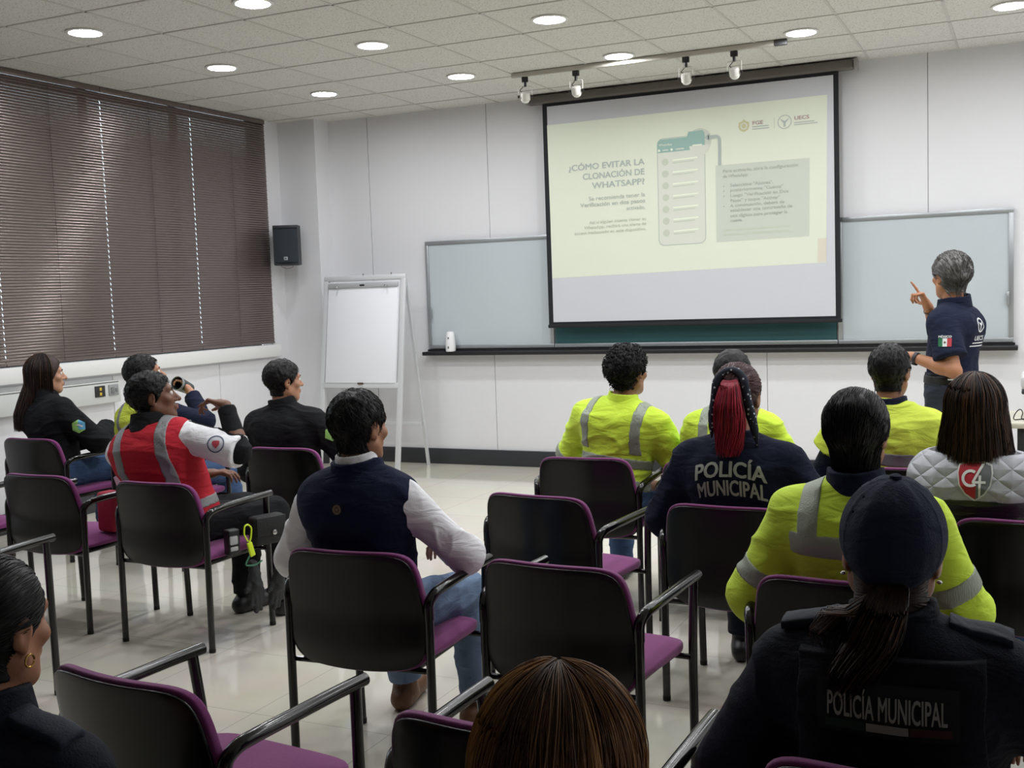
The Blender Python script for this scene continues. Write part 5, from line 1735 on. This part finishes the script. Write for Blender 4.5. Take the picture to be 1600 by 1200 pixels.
# ---- woman at the left foreground edge -----------------------------------------------
b = Body((-1.515, 1.20, 0), rz=2, lean=0, sw=0.19, bulk=1.2, sc=0.905, head=(4, -4, 0), hoff=(0.0, 0.01, 0), tone=(168, 116, 88))
b.build('woman with slicked dark hair in dark uniform at the left foreground edge, gold earring', 0.005)
b.face()
tr_ = b.torso + b.traps
ja, fj = b.garment('uniform_jacket', tr_ + b.sleeve(1, 1.9, 0.020) + b.sleeve(-1, 1.9, 0.020), DNAVY, 0.014, 0.006, 0.006, 91, hem=-0.05, fr=(6, 6, 11))
b.collar(DNAVY, 0.078, 0.055, 0.0, 0.008, parent=ja)
for q in (-1, 1):
    b.band('epaulette', tr_ + b.sleeve(q, 1.9, 0.02), MATS['epaulette_cloth'], lambda P, L, q=q: np.maximum(np.maximum(np.abs(q * L[:, 0] - 0.155) - 0.060, np.abs(L[:, 1] + 0.005) - 0.030), 0.38 - L[:, 2]), 0.016, 0.004, 91, ja, thick=0.010)
b.trousers(DNAVY, 0.014, seed=19); b.shoes(SHOEB)
b.cap('hair', HBLK, 0.012, 0.0045, front=(0.088, 0.080, 0.010, -0.035), nape=-0.085, amp=0.0015, fr=40)
b.tufts('hair_strands', HBLK, 1500, 0.06, 0.0013, lambda q: A(0, -0.13, 0.0) - q, 0.06, 0.05, seed=10)
bun = [EL(b.H(0, -0.135, 0.0), (0.042, 0.032, 0.040), b.Rh, 0.02)]
V, F = surf(field(bun), *bounds(bun), 0.005)
mk('hair_bun', V * b.sc, F, HBLK, b.ob)
for q in (-1, 1):
    MB().tube([tuple((b.H(q * 0.083, 0.0 + 0.011 * math.cos(a_), -0.052 + 0.011 * math.sin(a_))) * b.sc) for a_ in np.linspace(0, 6.0, 14)], 0.0017, 8).build('earring', GOLDM, b.ob)

# ---- brown-blonde head in the foreground -----------------------------------------------
b = Body((-0.485, 1.12, 0), rz=0, pz=0.51, lean=-1, sw=0.18, bulk=1.05, sc=0.893, hs=0.98, head=(2, -6, 0), tone=(176, 130, 102))
b.build('person with long brown-blonde hair seen from behind at the bottom centre', 0.007)
b.face()
tr_ = b.torso + b.traps
ja, fj = b.garment('jacket', tr_ + b.sleeve(1, 1.9, 0.014) + b.sleeve(-1, 1.9, 0.014), BLK, 0.014, 0.008, 0.006, 101, hem=-0.05)
b.trousers(JEAN, 0.014, seed=20); b.shoes(SHOEB)
b.cap('hair', HDRK, 0.018, 0.005, front=(0.085, 0.078, 0.012, -0.06), nape=-0.12, amp=0.001, ears=False)
def pick(az, g):
    # golden lights on the left side, darker in the middle and on the right
    p = 0.10 + 0.75 * np.clip((-az - 0.10) / 1.0, 0, 1) + 0.25 * np.clip((az - 0.6) / 1.2, 0, 1)
    u = np.clip(0.5 + 0.55 * vnoise(np.stack([az * 7, az * 0, az * 0], -1), 3) + g.normal(0, 0.16, len(az)), 0, 1)
    return np.where(u < p * 0.75, 2, np.where(u < p * 0.75 + 0.5, 1, 0))
long_hair(b, 'hair_strands', [mat('hair_chestnut', (78, 54, 41), 0.45, spec=0.35), mat('hair_light_brown', (126, 90, 62), 0.45, spec=0.35), mat('hair_honey', (176, 132, 82), 0.45, spec=0.35)], 8500, -0.34, (-128, 128), off=(0.008, 0.032), rad=0.0010, seed=12, flare=0.030, wave=0.014, side_pick=pick, K=26)

# ---- man in the red vest ------------------------------------------------------------------
bs = (-3.73, 4.11, 0); rz_ = -16
w_ = lambda x, y, z: loc(bs, rz_, (x, y, z))
b = Body(bs, rz=rz_, pz=0.525, lean=-9, tilt=-9, twist=26, sw=0.195, bulk=1.2, sc=1.0, head=(-30, 8, -4), hoff=(-0.005, 0.01, -0.02), tone=(112, 74, 54),
         arms={1: dict(e=w_(-3.22, 4.14, 0.85), w=w_(-3.45, 4.18, 1.05), hd=w_(-3.45 - 1 + 3.64 - 3.64, 4.10, 0) if False else tuple(np.array(Matrix.Rotation(R(-rz_), 3, 'Z')) @ A(-0.9, -0.1, 0.25)), pn=tuple(np.array(Matrix.Rotation(R(-rz_), 3, 'Z')) @ A(-0.2, -0.3, -0.9)), curl=(20, 45, 60, 70)),
               -1: dict(e=(-0.30, 0.10, 0.66), w=(-0.10, 0.30, 0.72))},
         legs={1: dict(k=(0.17, 0.45, 0.52), a=(0.20, 0.48, 0.09)), -1: dict(k=(-0.06, 0.46, 0.52), a=(-0.02, 0.38, 0.09))})
b.build('seated man in red reflective vest with white sleeves, raising a hand to his mouth', 0.0065)
b.face(brows=(14, 10, 8))
tr_ = b.torso + b.traps
REDV = cloth('red_vest_cloth', (186, 40, 54), 0.8, 0.15)
GTAPE = mat('vest_grey_tape', (128, 128, 130), 0.5, 0.1)
b.garment('undersleeves', b.sleeve(1, 1.92, 0.004) + b.sleeve(-1, 1.92, 0.004), BLK, 0.003, 0.006, 0.003, 3)
sh, _ = b.garment('shirt', tr_ + b.sleeve(1, 0.97, 0.016) + b.sleeve(-1, 0.97, 0.016), WHITE, 0.008, 0.0065, 0.006, 111, fr=(6, 6, 10))
ve, fv = b.garment('vest', tr_, REDV, 0.026, 0.0065, 0.005, 112, hem=-0.09, neck=0.50, fr=(5, 5, 11))
b.band('reflective_band', tr_, GTAPE, vband(0.120, 0.055, 0.06, 1), 0.026, 0.005, 112, ve, fr=(5, 5, 11))
b.band('reflective_band', tr_, GTAPE, vband(0.120, 0.055, 0.06, -1), 0.026, 0.005, 112, ve, fr=(5, 5, 11))
b.band('reflective_band', tr_, GTAPE, hband(0.055, 0.10), 0.026, 0.005, 112, ve, fr=(5, 5, 11))
b.band('trim_edge', tr_, WHITE, lambda P, L: np.abs(L[:, 2] + 0.082) - 0.006, 0.026, 0.005, 112, ve, fr=(5, 5, 11))
b.collar(BLK, 0.078, 0.05, 0.0, 0.010, parent=ve)
d_ = nrm(b.E[1] - b.S[1])
sp = b.band('sleeve_stripe', b.sleeve(1, 0.97, 0.016), BLK, lambda P, L: np.maximum(np.abs((P - b.S[1]) @ nrm(np.cross(d_, A(0, 0, 1)))) - 0.011, -((P - b.S[1]) @ nrm(A(0, 0, 1) - d_ * d_[2]))), 0.008, 0.006, 111, sh, fr=(6, 6, 10))
mid = b.S[1] * 0.42 + b.E[1] * 0.58
vd = nrm(np.array(Matrix.Rotation(R(-rz_), 3, 'Z')) @ A(-0.45, 0.85, -0.22))
rt_ = nrm(np.cross(vd, A(0, 0, 1))); up_ = np.cross(rt_, vd)
p1 = decal('sleeve_badge', *disc2d(0.042), mat('badge_white', (205, 206, 214), 0.6), sh, mid + rt_ * 0.01, rt_, up_, vd, sh, 0.003)
decal('badge_ring', *ring2d(0.036, 0.041), mat('badge_blue', (70, 78, 110), 0.6), sh, mid + rt_ * 0.01, rt_, up_, vd, p1, 0.0045)
decal('badge_heart', *shape2d([(0, -0.022), (0.018, -0.002), (0.018, 0.012), (0.009, 0.016), (0, 0.01), (-0.009, 0.016), (-0.018, 0.012), (-0.018, -0.002)]), mat('badge_red', (178, 60, 76), 0.6), sh, mid + rt_ * 0.01, rt_, up_, vd, p1, 0.0045)
b.trousers(BLK, 0.018, seed=21, upto=1.0); b.shoes(SHOEB)
b.cap('hair', HBLK, 0.014, 0.005, amp=0.003)
b.tufts('hair_strands', HBLK, 800, 0.02, 0.0012, (0, -0.3, -0.8), 0.5, 0.2, seed=11)
RB = b

# ---- drinking man in the hi-vis vest ---------------------------------------------------------
bs = (-4.86, 5.22, 0); rz_ = -10
w_ = lambda x, y, z: loc(bs, rz_, (x, y, z), 0.985)
uw = lambda *v: tuple(np.array(Matrix.Rotation(R(-rz_), 3, 'Z')) @ A(*v))
b = Body(bs, rz=rz_, lean=-3, tilt=-9, sw=0.185, bulk=1.05, sc=0.985, head=(-32, 10, 0), hoff=(-0.01, 0, 0), tone=(182, 132, 104),
         arms={1: dict(e=w_(-4.66, 5.46, 0.84), w=w_(-4.83, 5.50, 1.02), hd=uw(-0.55, -0.05, 0.75), pn=uw(-0.75, -0.45, -0.45), curl=(45, 50, 52, 55), thumb=(60, 10))})
b.build('seated man in yellow hi-vis vest and navy sleeves drinking from a cup by the blinds', 0.007)
b.face()
tr_ = b.torso + b.traps
b.garment('shirt', tr_ + b.sleeve(1, 1.85, 0.010) + b.sleeve(-1, 1.85, 0.010), NAVY, 0.008, 0.0075, 0.005, 121)
ve, fv = b.garment('hi_vis_vest', tr_ + b.sleeve(-1, 0.3, 0.02), cloth('hi_vis_vest_pale', (206, 222, 82), 0.8), 0.024, 0.007, 0.005, 122, hem=-0.05)
b.band('reflective_band', tr_, GTAPE, vband(0.115, 0.05, 0.30, 1), 0.024, 0.005, 122, ve)
b.band('reflective_band', tr_, GTAPE, vband(0.115, 0.05, 0.30, -1), 0.024, 0.005, 122, ve)
b.band('reflective_band', tr_, GTAPE, hband(0.23, 0.285), 0.024, 0.005, 122, ve)
b.collar(NAVY, 0.074, 0.035, 0.0, 0.006, parent=ve)
b.trousers(JEAN, 0.014, seed=22); b.shoes(SHOEB)
b.cap('hair', HBLK, 0.016, 0.005, amp=0.003)
b.tufts('hair_strands', HBLK, 600, 0.022, 0.0013, (0, -0.4, -0.7), 0.5, 0.2, seed=12)
# the cup, tipped towards his mouth
wp = np.array(Matrix.Rotation(R(rz_), 3, 'Z')) @ (b.palm * b.sc) + A(*bs)
mouth = np.array(Matrix.Rotation(R(rz_), 3, 'Z')) @ (b.H(0, 0.115, -0.055) * b.sc) + A(*bs)
axis = nrm(mouth - wp + A(0, 0, 0.01))
cq = empty('drinking_cup', tuple(wp - axis * 0.01))
cq.rotation_euler = Vector(axis).to_track_quat('Z', 'Y').to_euler()
tag(cq, 'dark grey tumbler tipped to the mouth of the man in hi-vis vest', 'cup')
MB().lathe([(0.001, -0.085), (0.032, -0.085), (0.036, -0.08), (0.044, 0.055), (0.043, 0.062), (0.040, 0.062), (0.038, 0.05), (0.032, -0.075), (0.001, -0.075)], n=24, cap=False).build('cup_body', mat('dark_green_plastic', (52, 62, 58), 0.35), cq)
MB().lathe([(0.0445, 0.045), (0.0455, 0.05), (0.0455, 0.064), (0.043, 0.066), (0.040, 0.060)], n=24, cap=False).build('cup_rim', mat('grey_cup_rim', (140, 144, 146), 0.35), cq)

# ---- long-haired woman by the window ----------------------------------------------------------
b = Body((-5.70, 5.20, 0), rz=-10, lean=-3, tilt=-5, sw=0.178, bulk=1.05, sc=0.985, head=(-26, 0, 0), tone=(186, 138, 110),
         arms={1: dict(e=(0.30, 0.15, 0.70), w=(0.10, 0.34, 0.80)), -1: dict(e=(-0.26, 0.14, 0.70), w=(0.05, 0.30, 0.74))})
b.build('seated woman with very long dark hair in black jacket by the window, arms folded', 0.0075)
b.face()
tr_ = b.torso + b.traps
ja, fj = b.garment('jacket', tr_ + b.sleeve(1, 1.95, 0.020) + b.sleeve(-1, 1.95, 0.020), BLK, 0.014, 0.007, 0.008, 131, hem=-0.06, fr=(7, 7, 12))
b.collar(BLK, 0.074, 0.06, 0.0, 0.007, parent=ja)
mid = b.S[1] * 0.5 + b.E[1] * 0.5
vd = nrm(A(-0.75, 0.6, -0.1)); rt_ = nrm(np.cross(vd, A(0, 0, 1))); up_ = np.cross(rt_, vd)
hexa = lambda r: [(r * math.cos(R(60 * i + 30)), r * math.sin(R(60 * i + 30))) for i in range(6)]
h1 = decal('sleeve_patch', *shape2d(hexa(0.044)), mat('patch_lime', (150, 200, 110), 0.6), ja, mid * b.sc, rt_, up_, vd, ja, 0.003)
decal('patch_blue', *shape2d([(0.044 * math.cos(R(a)), 0.044 * math.sin(R(a))) for a in (30, 90)] + [(-0.005, 0.01), (0.0, -0.02), (0.038, -0.02)]), mat('patch_sky_blue', (96, 170, 214), 0.6), ja, mid * b.sc, rt_, up_, vd, h1, 0.0045)
decal('patch_wave', *shape2d([(-0.02, 0.008), (0.0, 0.016), (0.02, 0.004), (0.03, 0.008), (0.02, -0.006), (0.0, 0.004)]), WPRINT, ja, mid * b.sc, rt_, up_, vd, h1, 0.006)
b.trousers(JEAN, 0.014, seed=23); b.shoes(SHOEB)
b.cap('hair', HDRK, 0.016, 0.005, front=(0.085, 0.078, 0.012, -0.06), nape=-0.12, amp=0.001, ears=False)
long_hair(b, 'hair_strands', [HDRK, HBRN, HBLK], 1500, -0.22, (-112, 112), off=(0.008, 0.026), rad=0.0018, seed=13, tuck=0.45, weights=[0.6, 0.1, 0.3])
pth = [b.H(0.0, -0.10, -0.03), b.H(-0.01, -0.12, -0.12), b.H(-0.03, -0.15, -0.24), b.H(-0.04, -0.16, -0.36)]
tail(b, 'long_hair', [HDRK, HBRN, HBLK], pth, 0.05, 0.085, 1300, 0.0018, 7, [0.6, 0.1, 0.3], ragged=0.2)

# ---- man in black by the flip chart --------------------------------------------------------------
b = Body((-3.82, 5.16, 0), rz=4, lean=-2, tilt=-4, sw=0.20, bulk=1.15, sc=0.955, head=(-34, 0, 0), tone=(176, 126, 98),
         arms={1: dict(e=(0.34, 0.12, 0.70), w=(0.14, 0.36, 0.70))})
b.build('seated man in black jacket with a hexagon sleeve patch, in front of the flip chart', 0.0075)
b.face()
tr_ = b.torso + b.traps
ja, fj = b.garment('jacket', tr_ + b.sleeve(1, 1.95, 0.020) + b.sleeve(-1, 1.95, 0.020), BLK, 0.016, 0.007, 0.006, 141, hem=-0.06)
b.collar(BLK, 0.076, 0.05, 0.0, 0.008, parent=ja)
mid = b.S[1] * 0.62 + b.E[1] * 0.38
vd = nrm(A(-0.80, 0.55, -0.12)); rt_ = nrm(np.cross(vd, A(0, 0, 1))); up_ = np.cross(rt_, vd)
h1 = decal('sleeve_patch', *shape2d(hexa(0.044)), MATS['patch_lime'], ja, mid * b.sc, rt_, up_, vd, ja, 0.003)
decal('patch_blue', *shape2d([(0.044 * math.cos(R(a)), 0.044 * math.sin(R(a))) for a in (30, 90)] + [(-0.005, 0.01), (0.0, -0.02), (0.038, -0.02)]), MATS['patch_sky_blue'], ja, mid * b.sc, rt_, up_, vd, h1, 0.0045)
decal('patch_wave', *shape2d([(-0.02, 0.008), (0.0, 0.016), (0.02, 0.004), (0.03, 0.008), (0.02, -0.006), (0.0, 0.004)]), WPRINT, ja, mid * b.sc, rt_, up_, vd, h1, 0.006)
b.trousers(cloth('pale_blue_denim', (150, 170, 205), 0.85), 0.014, seed=24); b.shoes(SHOEB)
b.cap('hair', HBLK, 0.015, 0.005, amp=0.003)
b.tufts('hair_strands', HBLK, 600, 0.02, 0.0013, (0, -0.3, -0.8), 0.5, 0.2, seed=13)

# ---- the standing presenter -------------------------------------------------------------------------
bs = (-0.395, 6.60, 0); rz_ = 70
w_ = lambda x, y, z: loc(bs, rz_, (x, y, z))
uw = lambda *v: tuple(np.array(Matrix.Rotation(R(-rz_), 3, 'Z')) @ A(*v))
b = Body(bs, rz=rz_, pz=0.945, lean=-1, sw=0.165, bulk=0.98, sc=1.0, head=(-33, 2, 0), tone=(178, 122, 88), standing=True,
         arms={-1: dict(e=w_(-0.385, 6.36, 1.12), w=w_(-0.66, 6.46, 1.175), hd=uw(-0.95, 0.2, 0.05), pn=uw(0.1, 0.3, -0.9), curl=(45, 50, 55, 60)),
               1: dict(e=w_(-0.46, 6.90, 1.25), w=w_(-0.548, 6.76, 1.455), hd=uw(-0.42, -0.05, 0.9), pn=uw(-0.75, -0.3, -0.35), curl=((4, 4, 4), (70, 70, 40), (75, 75, 45), (75, 75, 45)), thumb=(70, 5), ts=-1)},
         legs={1: dict(k=(0.11, 0.03, 0.5), a=(0.13, -0.02, 0.09)), -1: dict(k=(-0.11, 0.02, 0.5), a=(-0.13, -0.03, 0.09))})
b.build('standing grey-haired man in navy polo pointing at the screen, watch on his wrist', 0.0048)
b.face(brows=(70, 64, 60))
tr_ = b.torso + b.traps
POLO = cloth('navy_polo_pique', (26, 32, 54), 0.85, 0.2, 300)
ja, fj = b.garment('polo_shirt', tr_ + b.sleeve(1, 0.68, 0.020) + b.sleeve(-1, 0.68, 0.020), POLO, 0.014, 0.0055, 0.005, 151, hem=0.055, fr=(6, 6, 9))
b.collar(POLO, 0.078, 0.042, 0.0, 0.008, parent=ja, open_front=0.02)
tr0, _ = b.garment('trousers', [b.torso[0], b.torso[1]] + [p for q in (-1, 1) for p in (b.leg[q][0][0], b.leg[q][0][1], C(b.leg[q][0][2][1], b.An[q], 0.062, 0.058, 0.03, 'f'))], cloth('slate_trousers', (52, 58, 68)), 0.016, 0.007, 0.006, 152, clip=lambda P, L: L[:, 2] - 0.115)
bl = b.band('belt', [b.torso[0], b.torso[1]], mat('black_belt', (20, 20, 22), 0.5), hband(0.055, 0.10), 0.019, 0, 0, b.ob, thick=0.006)
b.shoes(SHOEB)
b.cap('hair', HGRY, 0.019, 0.0045, amp=0.006, fr=24, seed=14, front=(0.096, 0.072, 0.010, -0.02))
b.tufts('hair_strands', HGRYD, 1200, 0.04, 0.0015, lambda q: A(-0.3 * q[0], -1.0, -0.5 if q[1] > -0.05 else -1.2), 0.25, 0.2, seed=14)
b.tufts('hair_strands', HGRY, 600, 0.035, 0.0013, lambda q: A(-0.3 * q[0], -1.0, -0.5 if q[1] > -0.05 else -1.2), 0.3, 0.25, seed=15)
# watch, bracelet
def ringband(b, name, q, t, rad, wid, m, face=None):
    E_, W_ = b.E[q], b.Wr[q]
    d = nrm(W_ - E_); c = E_ + (W_ - E_) * t
    a = nrm(np.cross(d, A(0.1, 0.2, 1))); e = np.cross(d, a)
    V = []; F = []
    n = 28
    for i in range(n):
        w = 2 * math.pi * i / n
        u = a * math.cos(w) + e * math.sin(w)
        for s_, r_ in ((-wid, rad), (wid, rad), (wid, rad + 0.003), (-wid, rad + 0.003)):
            V.append(c + d * s_ + u * r_)
    for i in range(n):
        j = (i + 1) % n
        for k_ in range(4):
            F.append((i * 4 + k_, j * 4 + k_, j * 4 + (k_ + 1) % 4, i * 4 + (k_ + 1) % 4))
    o = mk(name, V, F, m, b.ob)
    return o, c, d, a, e
wt, c_, d_, a_, e_ = ringband(b, 'watch', -1, 0.90, 0.029, 0.010, mat('watch_strap', (44, 44, 52), 0.5))
dn = A(0, 0, -1) - d_ * (-d_[2]); dn = nrm(dn)
MB().lathe([(0.001, 0.0), (0.017, 0.0), (0.018, 0.004), (0.016, 0.007), (0.001, 0.007)], tuple(c_ + dn * 0.030), 20, Vector(dn).to_track_quat('Z', 'Y').to_matrix()).build('watch_case', mat('watch_case', (60, 60, 66), 0.3, 0.6), wt)
ringband(b, 'bracelet', 1, 0.90, 0.029, 0.003, mat('dark_bracelet', (60, 48, 38), 0.6))
# flag patch on the left sleeve
mid = b.S[-1] * 0.60 + b.E[-1] * 0.40
vd = A(*uw(0.05, 1, -0.05)); rt_ = nrm(np.cross(vd, A(0, 0, 1))); up_ = np.cross(rt_, vd)
for x0, x1, m_ in ((-0.034, -0.0115, GRN2), (-0.0115, 0.0115, WPRINT), (0.0115, 0.034, RED2)):
    decal('flag_patch', *shape2d([(x0, -0.024), (x1, -0.024), (x1, 0.020), (x0, 0.020)]), m_, ja, mid, rt_, up_, vd, ja, 0.003)
decal('flag_emblem', *disc2d(0.006, 14, 0, -0.002), mat('emblem_brown', (96, 84, 60), 0.7), ja, mid, rt_, up_, vd, ja, 0.0042)
decal('sleeve_lettering', *text2d('MÉXICO', 0.066, 0.012, 0.03, 0, 0.029), WPRINT, ja, mid, rt_, up_, vd, ja, 0.003)
# print on the back
bv = -A(*(b.T @ A(0, 1, 0))); bk = b.t(0, -0.1, 0.34)
rt2 = b.T @ A(1, 0, 0); up2 = b.T @ A(0, 0, 1)
e1 = decal('back_emblem', *ring2d(0.032, 0.040, n=30), WPRINT, ja, bk + up2 * 0.035, rt2, up2, -bv, ja, 0.003)
decal('back_emblem', *shape2d([(-0.026, 0.020), (-0.006, -0.006), (-0.005, -0.028), (0.005, -0.028), (0.006, -0.006), (0.026, 0.020), (0.004, 0.008), (0, 0.016), (-0.004, 0.008)]), WPRINT, ja, bk + up2 * 0.035, rt2, up2, -bv, ja, 0.003)
decal('back_lettering', *text2d('UECS', 0.105, 0.026, 0.03), WPRINT, ja, bk - up2 * 0.035, rt2, up2, -bv, ja, 0.003)
for k_, w2 in ((-0.062, 0.12), (-0.078, 0.15)):
    decal('back_print_line', *shape2d([(-w2 / 2, -0.003), (w2 / 2, -0.003), (w2 / 2, 0.003), (-w2 / 2, 0.003)]), WPRINT, ja, bk + up2 * k_, rt2, up2, -bv, ja, 0.003)
decal('belt_buckle_label', *shape2d([(-0.02, -0.004), (0.02, -0.004), (0.02, 0.004), (-0.02, 0.004)]), WPRINT, bl, b.t(0, 0, 0.085) + A(*uw(0, -0.18, 0)), rt_, up_, vd, bl, 0.003) if bl else None
# ------------------------------------------------------------------ gear on the red vest man
def wv(v): return tuple(np.array(Matrix.Rotation(RB.rz, 3, 'Z')) @ A(*v) + RB.base)
o = tag(empty('belt_pouch', (-3.29, 4.22, 0.50), R(-20)), 'black pouch hanging at the hip of the man in the red vest', 'pouch')
MB().bevbox((0, 0, 0.0), (0.075, 0.17, 0.14), 0.02, 3).build('pouch_body', mat('pouch_nylon', (22, 23, 25), 0.7, bump=0.3, bscale=150), o)
MB().bevbox((0.04, 0.0, 0.02), (0.012, 0.16, 0.09), 0.005).build('pouch_flap', MATS['pouch_nylon'], o)
MB().lathe([(0.012, -0.002), (0.012, 0.004), (0.006, 0.006)], (0.05, 0.01, -0.01), 14, Matrix.Rotation(R(90), 3, 'Y')).build('snap_button', SILV, o)
o = tag(empty('radio', (-3.345, 4.03, 0.475), R(-20)), 'small black radio with a pale grey plate at the red vest man\'s hip', 'radio')
MB().bevbox((0, 0, 0), (0.05, 0.06, 0.12), 0.008, 3).build('radio_body', BLKP, o)
MB().bevbox((0.027, -0.005, 0.012), (0.006, 0.042, 0.04), 0.006).build('plate', mat('pale_grey_plate', (170, 172, 172), 0.5), o)
MB().bevbox((0.027, -0.005, -0.028), (0.006, 0.04, 0.02), 0.004).build('plate_strip', MATS['pale_grey_plate'], o)
YG = mat('neon_yellow_green', (214, 240, 40), 0.4)
o = tag(empty('glove_clip', (-3.292, 4.085, 0.42), R(-15)), 'neon yellow glove clip hanging beside the purple seat of the red vest man', 'clip')
MB().tube(fillet([(0, -0.005, 0.05), (0, -0.025, 0.085), (0, -0.02, 0.125), (0, 0.0, 0.13), (0, 0.02, 0.11), (0, 0.012, 0.06), (0, 0.0, 0.04)], 0.012), 0.004, 8).build('loop', YG, o)
MB().bevbox((0, 0.01, 0.01), (0.014, 0.028, 0.07), 0.005, 2, Matrix.Rotation(R(15), 3, 'X')).build('clamp', YG, o)
MB().tube(fillet([(0, 0.0, -0.02), (0.0, -0.03, -0.06), (0, 0.03, -0.07), (0.0, 0.07, -0.055)], 0.02), 0.004, 6).build('green_cord', mat('green_cord', (60, 120, 90), 0.6), o)
GLV = mat('dark_glove_leather', (38, 40, 42), 0.7, bump=0.3, bscale=80)
for k_, (x_, y_, lb, tw) in enumerate(((-3.325, 4.15, 'dark work glove dangling below the seat, left one of the pair', -6), (-3.24, 4.24, 'dark work glove dangling below the seat, right one of the pair', 14))):
    pr = [C((0, 0, 0.0), (0, 0.0, -0.10), 0.022, 0.034, 0.02), C((0, -0.02, -0.10), (0.0, -0.034, -0.19), 0.014, 0.011, 0.012), C((0, -0.005, -0.11), (0, -0.01, -0.22), 0.014, 0.011, 0.012),
          C((0, 0.012, -0.11), (0.0, 0.014, -0.215), 0.014, 0.011, 0.012), C((0, 0.026, -0.10), (0, 0.036, -0.18), 0.013, 0.010, 0.012), C((0, -0.02, -0.06), (0.01, -0.055, -0.12), 0.014, 0.010, 0.012)]
    pr = [(p[0], p[1] * A(0.6, 1, 1), p[2] * A(0.6, 1, 1), p[3], p[4], p[5]) for p in pr]
    V, F = surf(field(pr), *bounds(pr), 0.005)
    V = V + grad_n(field(pr), V) * wrinkle(V, 0.003, 3, (20, 20, 30))[:, None]
    g_ = mk('work_glove', V, F, GLV)
    g_.location = (x_, y_, 0.345 - 0.02 * k_); g_.rotation_euler = (0, R(tw), R(-20))
    tag(g_, lb, 'glove', 'dark work gloves hanging from the clip')
# things left on the empty chair by the window
bg = tag(empty('tote_bag', (-4.20, 4.16, 0.452), R(-3)), 'small red bag with white paper on the empty chair by the window', 'bag')
MB().bevbox((0.0, 0.0, 0.10), (0.12, 0.10, 0.20), 0.02, 3).build('bag_body', mat('red_bag_cloth', (168, 40, 62), 0.8, bump=0.3, bscale=90), bg)
MB().bevbox((0.05, 0.05, 0.215), (0.11, 0.003, 0.15), 0.001, 1, Matrix.Rotation(R(-25), 3, 'Y')).build('paper', PAD, bg)
